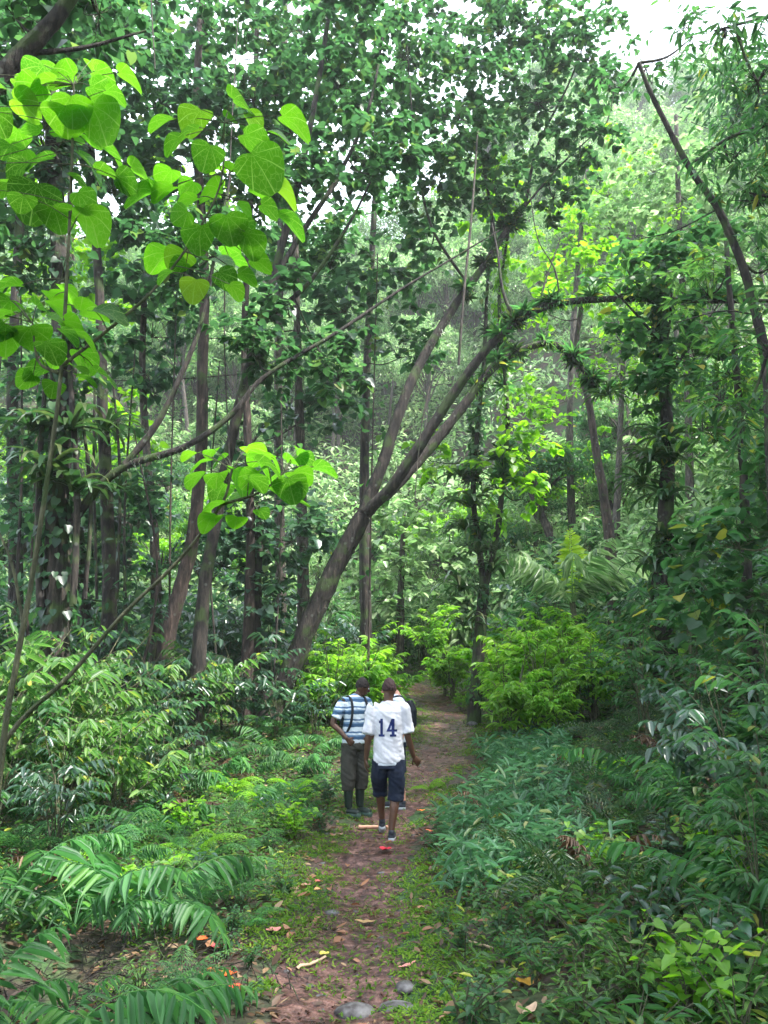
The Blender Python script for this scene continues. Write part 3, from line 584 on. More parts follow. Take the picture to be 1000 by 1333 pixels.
T_r, L_r = tree('fern_hung_tree', 'dark trunk hung with drooping ferns and climbers on the right bank', [
    ('trunk', [(862, 790, 14), (866, 690, 14), (869, 600, 14), (867, 520, 14), (862, 460, 14), (858, 400, 14), (862, 330, 14)], .16, .05),
    ('branch', [(862, 470, 14), (872, 420, 13.8), (874, 380, 13.6)], .04, .015), ('branch', [(864, 500, 14), (905, 440, 13.6), (940, 390, 13.4)], .03, .01), ('branch', [(864, 450, 14), (820, 400, 13.6), (790, 370, 13.4)], .03, .01)],
    [(850, 420, 13.8, 60, 50, .9, 26), (905, 450, 13.5, 50, 50, .9, 22), (820, 350, 13.6, 45, 35, .8, 14), (900, 330, 13.6, 70, 45, 1, 28), (840, 500, 13.8, 40, 35, .7, 12)],
    leafm='mid', leaf=.17, seed=7)
land('the fern-hung trunk', 866, 640)
tree('pale_tree', 'pale pinkish trunk with a green vine standing behind the arching limb', [
    ('trunk', [(795, 720, 20), (787, 650, 20), (776, 585, 20), (765, 515, 20), (750, 460, 20), (760, 380, 20)], .13, .06)], [(760, 350, 20, 60, 50, 1.2, 20), (715, 400, 20, 40, 30, 1, 8)], bark='barkp', leafm='bright', leaf=.2, seed=9)
land('the pale pinkish trunk', 780, 640)
tree('curved_tree', 'thin bare dark trunk curving up and left across the right edge', [
    ('trunk', [(1012, 700, 8), (1004, 560, 8), (998, 470, 8), (985, 410, 8), (965, 340, 8), (935, 272, 8), (902, 225, 8), (872, 170, 8), (846, 118, 8), (832, 82, 8)], .068, .022),
    ('branch', [(985, 410, 8), (940, 405, 8.1), (880, 420, 8.2)], .012, .005), ('branch', [(935, 272, 8), (880, 300, 8.1), (830, 312, 8.1)], .010, .004)],
    [(840, 80, 8, 45, 28, .5, 8), (800, 110, 8.2, 30, 20, .4, 4), (900, 40, 8.2, 60, 30, .5, 9), (1000, 330, 8, 40, 60, .4, 10)], bark='bark', leafm='mid', leaf=.13, tpl=T_OV, seed=11, k=9, cr=.22)
land('the thin curved trunk', 965, 340)
T_l, L_l = tree('massive_tree', 'massive dark left-hand trunk wrapped in roots with a long diagonal limb', [
    ('trunk', [(72, 800, 11), (74, 650, 11), (78, 520, 11), (78, 380, 11), (72, 240, 11), (60, 80, 11), (50, -60, 11)], .17, .09),
    ('limb', [(70, 720, 11), (108, 660, 11), (158, 610, 11), (240, 582, 11.2), (300, 541, 11.4), (345, 490, 11.6), (440, 432, 12), (520, 378, 12.4), (600, 330, 12.8), (650, 300, 13)], .072, .010),
    ('limb', [(162, 606, 11), (205, 550, 11.1), (238, 482, 11.2), (262, 420, 11.3), (280, 330, 11.4), (300, 230, 11.4)], .055, .02),
    ('aerial_root', [(95, 790, 10.8), (100, 640, 10.8), (92, 500, 10.8), (88, 400, 10.9)], .05, .03), ('aerial_root', [(52, 790, 10.8), (50, 640, 10.8), (60, 480, 10.8)], .055, .03), ('aerial_root', [(110, 780, 11), (118, 650, 11), (104, 520, 11)], .035, .02)],
    [(60, 170, 11, 90, 80, 1.5, 52), (30, 310, 11, 60, 60, 1, 26), (150, 60, 11.4, 90, 60, 1.4, 44), (20, 40, 10.5, 60, 40, 1, 18), (240, 330, 11.4, 70, 60, 1, 34), (330, 450, 11.6, 60, 40, .8, 22), (60, -30, 11, 90, 50, 1.3, 20), (110, 450, 11, 50, 40, .7, 12)],
    bark='bark', leafm='canopy', leaf=.145, seed=13, k=18)
land('the massive left trunk', 78, 600)
tree('rooted_tree', 'dark trunk veiled in hanging roots behind the massive left one', [
    ('trunk', [(142, 790, 13), (138, 640, 13), (133, 520, 13), (130, 400, 13), (122, 270, 13), (115, 120, 13)], .115, .06),
    ('aerial_root', [(152, 780, 12.8), (156, 620, 12.8), (146, 480, 12.8)], .03, .02), ('aerial_root', [(126, 780, 12.8), (122, 600, 12.8), (124, 480, 12.8)], .025, .02)],
    [(150, 230, 13, 80, 70, 1.2, 40), (210, 120, 13, 80, 60, 1.3, 40), (120, 20, 13, 80, 50, 1.2, 30)], leafm='bluish', leaf=.17, seed=15)
land('the root-veiled trunk', 135, 640)
tree('brown_tree', 'pinkish brown trunk leaning up and right out of the left undergrowth', [
    ('trunk', [(214, 850, 14), (236, 760, 14), (252, 690, 14), (262, 580, 14), (263, 480, 14), (266, 380, 14), (262, 280, 14), (255, 150, 14), (262, 0, 14)], .13, .07)],
    [(260, 200, 14, 80, 70, 1.4, 46), (330, 110, 14, 80, 70, 1.4, 46), (270, 30, 14, 90, 50, 1.3, 40), (200, 300, 14, 50, 40, 1, 16)], bark='barkp', seed=17, leaf=.15, k=17)
land('the pinkish brown trunk', 258, 560)
tree('slender_tree', 'slender reddish brown trunk rising straight between two darker stems', [
    ('trunk', [(324, 790, 15), (326, 690, 15), (322, 560, 15), (318, 440, 15), (323, 320, 15), (330, 180, 15), (335, 20, 15)], .09, .05)],
    [(380, 150, 15, 80, 80, 1.4, 46), (400, 40, 15, 90, 60, 1.4, 46), (340, 260, 15, 50, 40, 1, 18)], bark='barkp', seed=19, leaf=.155, k=17)
land('the slender reddish trunk', 322, 640)
tree('diagonal_tree', 'dark trunk slanting up and right, its thin boughs fanning into the canopy', [
    ('trunk', [(262, 800, 12.6), (284, 660, 12.6), (304, 560, 12.6), (328, 460, 12.6), (350, 380, 12.6), (372, 300, 12.6), (392, 220, 12.6), (412, 120, 12.6), (428, 20, 12.6)], .10, .04),
    ('limb', [(352, 372, 12.6), (395, 300, 12.7), (440, 230, 12.9), (480, 140, 13.1), (500, 40, 13.2)], .06, .02), ('limb', [(338, 420, 12.6), (400, 370, 12.5), (455, 290, 12.4), (490, 220, 12.4)], .05, .015)],
    [(440, 90, 13, 70, 80, 1.2, 44), (480, 210, 12.8, 60, 55, 1, 34), (400, 240, 12.6, 45, 45, .8, 18), (440, 480, 12.5, 55, 50, .8, 18), (380, 400, 12.4, 45, 40, .6, 12), (470, 20, 13, 60, 40, 1, 24)], leafm='canopy', seed=21, leaf=.16)
land('the slanting dark trunk', 350, 380)
tree('stump_like_tree', 'short mossy brown trunk between undergrowth left of the leaning one', [
    ('trunk', [(202, 850, 16), (203, 770, 16), (200, 690, 16), (192, 600, 16), (185, 480, 16), (190, 340, 16)], .12, .06)], [(180, 380, 16, 60, 50, 1.2, 20), (190, 480, 16, 40, 30, 1, 10)], bark='barkg', leafm='bluish', seed=23, leaf=.18)
tree('overhanging_tree', 'dark bough crossing the top left corner with small leaves', [
    ('trunk', [(-260, 1000, 6), (-240, 700, 6), (-200, 400, 6), (-110, 210, 6)], .17, .12), ('limb', [(-112, 215, 6), (-20, 125, 6), (30, 70, 6), (75, 20, 6), (130, -60, 6)], .115, .05), ('branch', [(30, 70, 6), (110, 62, 6.2), (190, 40, 6.4)], .03, .01)],
    [(20, 10, 6.2, 60, 40, .6, 12), (130, 10, 6.4, 60, 30, .6, 12), (-20, 150, 6, 30, 60, .5, 8)], seed=25, leaf=.13, k=12, cr=.26)
land('the corner bough', 50, 50)
tree('whorled_tree', 'tree reaching in from the right with long whorled drooping leaves', [
    ('trunk', [(1180, 900, 7.5), (1175, 600, 7.5), (1160, 350, 7.5), (1120, 150, 7.5), (1090, -20, 7.5)], .14, .08), ('branch', [(1130, 190, 7.5), (1040, 160, 7.4), (960, 175, 7.3), (905, 210, 7.3)], .035, .01), ('branch', [(1150, 300, 7.5), (1060, 270, 7.4), (970, 250, 7.3)], .03, .01),
    ('branch', [(1100, 30, 7.5), (1020, 20, 7.4), (930, 40, 7.3)], .03, .01), ('branch', [(1165, 420, 7.5), (1080, 400, 7.3), (1010, 420, 7.2)], .03, .01)],
    [(985, 90, 7.3, 60, 55, .7, 20), (950, 200, 7.3, 55, 35, .6, 13), (985, 250, 7.3, 50, 35, .6, 12), (940, 30, 7.3, 60, 30, .6, 12), (1010, 160, 7.3, 50, 60, .6, 16), (1000, 440, 7.2, 40, 60, .5, 14), (960, 540, 7.4, 50, 40, .5, 10)], leafm='mid', leaf=.17, tpl=T_LN3, seed=27, k=10, cr=.16, droop=1.2)
tree('yellowing_tree', 'leafy right edge tree with yellowing climbers on its hidden trunk', [
    ('trunk', [(975, 800, 10.5), (970, 650, 10.5), (962, 520, 10.5), (950, 380, 10.5), (945, 300, 10.5)], .07, .03)],
    [(950, 470, 10.5, 55, 60, .8, 24), (985, 600, 10.4, 40, 60, .7, 18), (930, 560, 10.6, 40, 40, .6, 12), (920, 370, 10.8, 60, 45, .8, 20), (1000, 510, 10.2, 30, 60, .6, 10)], leafm='herb', leaf=.17, tpl=T_OV, seed=29)
tree('hidden_tree', 'pale green tree filling the gap beyond the arching limb', [
    ('trunk', [(800, 740, 24), (806, 600, 24), (812, 450, 24)], .12, .07)], [(830, 400, 24, 60, 60, 2, 30), (800, 480, 24, 50, 50, 2, 20), (860, 330, 24, 60, 50, 2, 26), (890, 520, 24, 60, 60, 2, 22)], bark='barkg', leafm='bright', leaf=.22, tpl=T_OV, seed=31, cr=.5)
for i, (lab, P_, r0, seed) in enumerate([
    ('pale liana stem hanging straight down in front of the leaning limb', [(597, 475, 14.4), (604, 380, 14.4), (614, 280, 14.6), (622, 170, 14.8)], .028, 1),
    ('thin leafless vine dangling left of the slender reddish trunk', [(300, 620, 12), (292, 420, 12), (300, 200, 12), (310, 20, 12)], .012, 2),
    ('thin vine hanging at the top of the canopy left of centre', [(196, -20, 9), (199, 40, 9), (202, 90, 9)], .010, 3),
    ('straight thin vine crossing the slanting sapling tops near the fork', [(560, 500, 12), (548, 560, 12), (540, 650, 12)], .010, 4)]):
    mb = MB(); P = np.array([pt(q) for q in P_]); tube(mb, P, [r0, r0 * .8], 6, 5, .05, seed); tag(mb.build('vine', M['barkg'], smooth=True), lab, 'vine', 'bare vines hanging among the trees')
for i, (lab, tr, bl, bk, lm, lf_, sd) in enumerate([
    ('tree with a broken canopy of blue green leaves behind the left trunks', [(395, 800, 17), (392, 640, 17), (388, 480, 17), (384, 300, 17)], [(60, 480, 16, 70, 50, 1.5, 16), (200, 420, 16, 70, 60, 1.5, 22), (400, 500, 17, 80, 60, 1.5, 34), (330, 560, 17, 60, 50, 1.2, 20), (450, 390, 17, 60, 50, 1.2, 24)], 'barkg', 'bluish', .2, 41),
    ('slim tree whose dark leaves close the gap between the diagonal limb and canopy', [(476, 800, 19), (474, 600, 19), (480, 420, 19), (490, 220, 19)], [(500, 330, 18, 70, 60, 1.5, 34), (430, 330, 18, 60, 60, 1.5, 28), (520, 450, 18, 45, 50, 1.2, 14), (380, 330, 18, 60, 60, 1.5, 26), (540, 140, 19, 60, 80, 1.5, 30), (570, 5, 19, 90, 45, 1.5, 34), (470, -5, 19, 60, 40, 1.5, 18)], 'bark', 'canopy', .2, 43),
    ('tall tree far at left carrying bright yellow green leaves', [(98, 790, 19), (96, 600, 19), (94, 400, 19), (90, 200, 19)], [(30, 400, 18, 60, 60, 1.5, 20), (130, 350, 18, 70, 60, 1.5, 30), (230, 250, 18, 70, 70, 1.5, 34), (150, 540, 18, 60, 50, 1.2, 18), (20, 200, 18, 60, 60, 1.5, 20)], 'barkp', 'bright', .2, 45),
    ('tall dark tree closing the sky at the top left', [(20, 790, 16), (16, 500, 16), (30, 200, 16), (40, -50, 16)], [(50, 90, 16, 100, 70, 2, 46), (160, 160, 16, 90, 70, 2, 46), (100, 10, 16, 110, 50, 2, 40), (10, 250, 16, 60, 60, 1.5, 20)], 'bark', 'canopy', .2, 47),
    ('tall tree with fine high leaves above the slender reddish trunk', [(365, 790, 20), (362, 500, 20), (368, 200, 20), (372, -20, 20)], [(330, 180, 20, 100, 70, 2, 50), (430, 100, 20, 100, 80, 2, 56), (280, 60, 20, 90, 60, 2, 40), (480, 180, 20, 70, 70, 2, 36), (370, 300, 20, 80, 50, 2, 30)], 'barkg', 'canopy', .22, 49),
    ('leafy small tree filling the low gap left of the leaning trunk', [(330, 830, 15.5), (334, 740, 15.5), (340, 660, 15.5)], [(330, 640, 15.5, 55, 45, 1, 26), (380, 690, 15.5, 50, 45, 1, 26), (290, 720, 15.5, 50, 50, 1, 26), (360, 780, 15.5, 40, 40, 1, 18)], 'bark', 'bluish', .17, 51),
    ('leafy small tree among the roots of the far left trunks', [(110, 830, 15), (106, 740, 15), (100, 650, 15)], [(40, 660, 15, 60, 50, 1, 26), (110, 720, 15, 60, 50, 1, 26), (180, 650, 15, 55, 60, 1, 30), (160, 760, 15, 50, 40, 1, 20), (20, 560, 15, 50, 50, 1, 20)], 'bark', 'bluish', .17, 53),
    ('pale leafed small tree standing behind the walkers beyond the leaning trunk', [(520, 850, 24), (522, 760, 24), (525, 690, 24)], [(500, 700, 24, 60, 50, 1.5, 30), (560, 740, 24, 60, 50, 1.5, 30), (545, 650, 24, 50, 40, 1.5, 22), (470, 770, 24, 50, 40, 1.5, 22)], 'barkg', 'far2', .24, 55),
    ('pale fine-leaved tree tinted bright behind the curved bare trunk', [(900, 700, 24), (895, 500, 24), (885, 300, 24), (880, 150, 24)], [(850, 210, 24, 70, 50, 2, 36), (920, 260, 24, 70, 50, 2, 36), (960, 160, 24, 60, 60, 2, 26), (880, 330, 24, 80, 50, 2, 36), (800, 290, 24, 50, 50, 1.5, 20), (985, 330, 24, 50, 60, 2, 24)], 'barkg', 'far2', .22, 57),
    ('thin airy tree of yellow green leaves between the arch and the sky', [(745, 700, 27), (742, 520, 27), (752, 350, 27), (765, 220, 27)], [(740, 300, 27, 60, 40, 2, 26), (790, 240, 27, 60, 50, 2, 30), (700, 340, 27, 50, 40, 1.5, 20), (820, 380, 27, 60, 50, 2, 24), (690, 520, 27, 50, 40, 2, 20), (740, 590, 27, 50, 50, 2, 22)], 'barkg', 'bright', .22, 59),
    ('small leafy tree leaning in at the right edge above the bank', [(1040, 880, 9.5), (1030, 760, 9.5), (1010, 650, 9.5)], [(960, 700, 9.5, 60, 40, .6, 16), (990, 620, 9.5, 50, 50, .6, 16), (920, 760, 9.5, 50, 35, .6, 12), (1000, 780, 9.4, 40, 50, .6, 12)], 'stem', 'mid', .17, 63)]):
    tree('background_tree', lab, [('trunk', tr, .13, .07)], bl, bark=bk, leafm=lm, leaf=lf_, seed=sd, cr=.42)
# slender saplings standing in the understorey
r = rng(61)
for i, (x0, x1, top, bot, Y) in enumerate([(22, 30, 380, 800, 14), (44, 50, 430, 800, 12.5), (108, 96, 420, 700, 12), (182, 176, 430, 760, 14), (230, 226, 380, 760, 15), (358, 362, 480, 780, 15),
        (295, 287, 470, 820, 14), (480, 486, 330, 600, 16), (12, 4, 420, 760, 11.5), (62, 60, 520, 780, 13.5), (168, 172, 560, 800, 12.6)]):
    g = at(x0, bot, Y); b = G(g[0], g[1]); bp = proj(b)
    tp_ = at(x1 + r.normal(0, 5), top, Y + r.normal(0, .3)); root = empty('sapling', b); mb = MB(); mid_ = (b + tp_) / 2 + [r.normal(0, .12), 0, 0]
    tube(mb, [b * 0, mid_ - b, tp_ - b], [r.uniform(.02, .042), .012], 6, 6, .04, i); mb.build('stem', M[['bark', 'barkp', 'barkg'][i % 3]], root, smooth=True)
    lf = MB(); n = 60; t = r.uniform(.25, 1, n); C = b * 0 + (tp_ - b) * t[:, None] + r.normal(0, .22, (n, 3)); D = rand_dirs(r, n, -.3, .4); leaves(lf, TH_S if i % 2 else T_OV, C, D, np.tile([0, 0, 1.], (n, 1)) + r.normal(0, .3, (n, 3)), r.uniform(.08, .18, n), curl=.3)
    lf.build('foliage', M[['bluish', 'mid'][i % 2]], root); tag(root, None, 'sapling', 'slender saplings among the left-hand trees'); AUTO.append((root, ['straight thin', 'slightly bent thin', 'pale thin'][i % 3], 'sapling'))

# ------------------------------------------------------------------ near saplings with big lime heart leaves
def near_sapling(label, stems, clusters, seed, size=.18):
    r = rng(seed); b = pt(stems[0][0]); g = G(b[0], b[1]); root = empty('lime_leaved_sapling', g); tag(root, label, 'sapling', 'near saplings with big lime green heart leaves')
    for i, (pts) in enumerate(stems):
        P = np.array([pt(q) for q in pts[:]]); 
        if i == 0: P = np.vstack([g, P])
        r0 = .017 if i == 0 else .010
        mb = MB(); tube(mb, P - g, [r0, r0 * .4], 8, 6, .04, seed + i); mb.build('stem' if i == 0 else 'branch', M['stem'], root, smooth=True)
    lm, ps = MB(), MB(); allp = np.concatenate([smooth_path([pt(q) for q in s], [1, 1], 8)[0] for s in stems])
    for (px, py, Y, az, sz, tl) in clusters:
        B = at(px, py, Y); j = allp[np.argmin(np.linalg.norm(allp - B, axis=1))]
        D = np.array([math.sin(az) * math.cos(tl), -math.cos(az) * math.cos(tl) * .9, math.sin(tl) * .5 - .1]); D = D / np.linalg.norm(D)
        tube(ps, [j - g, (j + B) / 2 - g + [0, 0, .015], B - g], [.0035, .0022], 4, 4)
        leaves(lm, T_HB, [B - g], [D], [[r.normal(0, .25), -.22 + r.normal(0, .28), 1.0]], [size * sz * r.uniform(.7, 1.1)], curl=[r.uniform(.15, .5)])
    lm.build('leaves', M['lime'], root, smooth=True); ps.build('leaf_stalks', M['stem'], root); return root
def ring(cx, cy, Y, n, rr, r, sz=1.0, sq=.55):
    o = []
    for k in range(n):
        a = k * 2.4 + r.uniform(-.3, .3); q = rr * math.sqrt((k + .6) / n); x = cx + q * math.sin(a); y = cy - q * math.cos(a) * sq
        o.append((x, y, Y + .3 * math.cos(a) * q / rr + r.normal(0, .12), a if math.cos(a) < .2 else math.pi - a if abs(math.sin(a)) > .3 else math.copysign(1.2, math.sin(a)), sz * r.uniform(.7, 1.12), r.uniform(-.7, .1)))
    return o
r = rng(71)
cl = ring(100, 105, 4.0, 13, 62, r, 1.1) + ring(70, 215, 4.1, 24, 112, r, 1.05) + ring(295, 165, 4.0, 12, 78, r, 1.1) + ring(290, 255, 4.15, 19, 92, r, 1.0) + ring(270, 345, 4.2, 12, 60, r, .95) + ring(45, 405, 4.0, 20, 78, r, .95) + ring(-5, 120, 4.2, 8, 60, r, .9) + ring(85, 480, 4.1, 9, 48, r, .8)
near_sapling('near sapling whose big lime heart leaves fill the upper left', [
    [(2, 985, 4.0), (22, 860, 4.0), (42, 750, 4.0), (62, 620, 4.0), (78, 500, 4.0), (86, 380, 4.0), (93, 230, 4.0), (96, 110, 4.0)],
    [(78, 478, 4.0), (140, 430, 4.0), (205, 372, 4.0), (258, 300, 4.05), (288, 235, 4.05), (292, 160, 4.0)], [(76, 486, 4.0), (50, 470, 4.0), (42, 420, 4.0)], [(30, 812, 4.0), (14, 730, 4.0), (-20, 655, 4.0)]], cl, 73)
cl = ring(298, 600, 4.6, 12, 50, r, .85) + ring(372, 605, 4.7, 10, 46, r, .85) + ring(325, 650, 4.7, 9, 62, r, .8)
near_sapling('low slanting sapling with one spray of lime heart leaves above the left shrubs', [
    [(-70, 1120, 4.6), (10, 960, 4.6), (90, 880, 4.6), (160, 800, 4.6), (232, 730, 4.6), (288, 657, 4.6), (302, 612, 4.6)], [(288, 657, 4.6), (340, 640, 4.65), (372, 612, 4.7)]], cl, 75)
land('the lime heart leaves', 200, 250)

K_shade = Kind(lambda v: make_far(v + 30, 'canopy', 4.4, 13.5, 9000, .22), 3)  # trees added mostly out of view to shade the foreground
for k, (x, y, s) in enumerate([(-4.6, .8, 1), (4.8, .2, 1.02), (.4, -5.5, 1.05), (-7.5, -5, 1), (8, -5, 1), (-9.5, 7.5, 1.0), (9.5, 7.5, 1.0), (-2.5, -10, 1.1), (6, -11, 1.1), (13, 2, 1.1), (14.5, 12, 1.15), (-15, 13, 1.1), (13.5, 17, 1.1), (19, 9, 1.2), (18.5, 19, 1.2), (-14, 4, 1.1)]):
    K_shade.place(k, G(x, y), k * 1.3, s, 'tall', 'added shade tree', 'tree', 'off-frame trees added to shade the near path')
def climber(line, lo, hi, n, rad, seed, label, mk='mid', sz=.09, tpl=TH_S):
    r = rng(seed); cl_ = r.uniform(lo, hi, max(6, n // 28)); t = np.clip(cl_[r.integers(0, len(cl_), n)] + r.normal(0, .025, n), lo, hi); u = np.linspace(0, 1, len(line)); C = np.stack([np.interp(t, u, line[:, c]) for c in range(3)], 1); o = C[np.argmin(t)].copy()
    d = rand_dirs(r, n, 0, .4); P = C + d * (rad * (1.15 - .5 * t) + r.exponential(.05, n))[:, None] - o
    mb = MB(); leaves(mb, tpl, P, norm(d * .6 + [0, 0, -.7] + r.normal(0, .2, (n, 3))), d + [0, 0, .4], r.uniform(.5, 1.3, n) * sz, curl=.2); ob = mb.build('climber', M[mk]); ob.location = o
    tag(ob, label, 'climber', 'leafy climbers clothing the trunks')
climber(L_l[0], .05, .75, 900, .22, 1, 'dark leafy climber smothering the massive left trunk', 'canopy', .12)
climber(L_l[1], .1, .8, 300, .09, 2, 'fine fuzz of tiny ferns on the diagonal limb at left', 'dfern', .07, T_LN)
climber(L_main[0], .0, .9, 420, .17, 3, 'tiny dark ferns creeping up the thick leaning trunk', 'dfern', .05, T_LN)
climber(L_main[2], .45, .8, 420, .07, 4, 'mossy fuzz of tiny ferns along the arching limb', 'fern', .09, T_LN)
climber(L_main[3], .3, 1, 520, .08, 5, 'mossy fuzz of tiny ferns on the lower drooping limb', 'bright', .09, T_LN)
climber(L_main[1], .3, .9, 200, .08, 6, 'tiny ferns on the steep upper limb of the leaning tree', 'dfern', .08, T_LN)
climber(L_fork[0], .2, 1, 160, .15, 7, 'small climber on the lower trunk of the forked tree', 'mid', .09)
climber(L_fork[1], .1, 1, 300, .10, 8, 'leafy climber on the left fork beside the path bend', 'mid', .13)
climber(L_fork[2], .15, 1, 340, .09, 9, 'leafy climber on the right fork beside the path bend', 'bright', .11)
climber(L_r[0], .05, 1, 620, .12, 10, 'thick climber cloaking the fern-hung dark trunk', 'mid', .14)

# ------------------------------------------------------------------ epiphytes on the arching limbs
r = rng(81)
def along(line, t): 
    u = np.linspace(0, 1, len(line)); return np.array([np.interp(t, u, line[:, c]) for c in range(3)])
def brom(p, s, v, adj, noun='bromeliad', grp='bromeliads growing on the limbs'): K_brom.place(v, p, r.uniform(0, 6), s, adj, noun, 'epiphyte', grp, (r.normal(0, .35), r.normal(0, .35)))
ADJ = ['small', 'spiky', 'tufted', 'ragged', 'bright']
for k in range(24):
    t = .42 + .5 * r.uniform(0, 1) ** 1.3; p = along(L_main[2], t); brom(p + [0, 0, .05 + r.uniform(-.02, .05)], r.uniform(.5, 1.1), k, ADJ[k % 5])
for k in range(18):
    t = r.uniform(.3, .95); p = along(L_main[3], t); brom(p + [r.normal(0, .05), r.normal(0, .05), .06], r.uniform(.5, 1.15), k, ADJ[k % 5])
for k in range(14):
    p = along(L_main[1], r.uniform(.6, 1)); brom(p + r.normal(0, .06, 3), r.uniform(.5, 1.0), k, ADJ[k % 5])
for k in range(16):
    p = along(L_fork[1 + k % 2], r.uniform(.15, .9)); brom(p + r.normal(0, .06, 3), r.uniform(.6, 1.1), k, ADJ[k % 5])
for (px, py, Y, s) in [(612, 660, 16.8, 1.3), (604, 690, 16.8, 1.1), (600, 770, 16.8, 1.1), (622, 720, 16.8, .8), (640, 745, 16.8, .9), (606, 815, 16.8, .9), (600, 620, 16.8, 1.1), (650, 640, 16.6, .8),
                       (868, 575, 13.7, 1.15), (875, 600, 13.7, 1.2), (850, 600, 13.7, 1.0), (868, 650, 13.7, 1.1), (868, 700, 13.7, 1.1), (850, 735, 13.8, 1.0), (835, 630, 13.8, .9), (885, 720, 13.8, .9), (842, 500, 13.8, .8),
                       (90, 560, 10.7, 1.1), (60, 620, 10.6, 1.2), (135, 560, 12.7, 1), (100, 640, 10.7, 1.1), (40, 560, 10.7, 1), (150, 640, 12.7, 1), (790, 515, 13.4, .7)]:
    K_nest.place(int(px), at(px, py, Y), r.uniform(0, 6), s, ['dark', 'drooping', 'ragged'][int(px + py) % 3], "bird's nest fern", 'epiphyte', 'strap ferns hanging on the trunks')

# ------------------------------------------------------------------ understorey, shrubs, ferns, herbs
def P_at(px, py): return on_ground(px, py)
r = rng(91)
ps = P_at(752, 800)
pl_ = make_palm(1); g = at(745, 775, 17.8); g = G(g[0], g[1]); pl_.location = [float(v) for v in g]; zt = at(745, 735, 19)[2]; s_ = 1.35; pl_.scale = (s_,) * 3
tag(pl_, 'young palm with one upright yellow green frond right of the forked tree', 'palm'); land('the young palm', 742, 720)
placed = []
def far_enough(p, d):
    for q in placed:
        if (q[0] - p[0]) ** 2 + (q[1] - p[1]) ** 2 < d * d: return False
    placed.append(p); return True
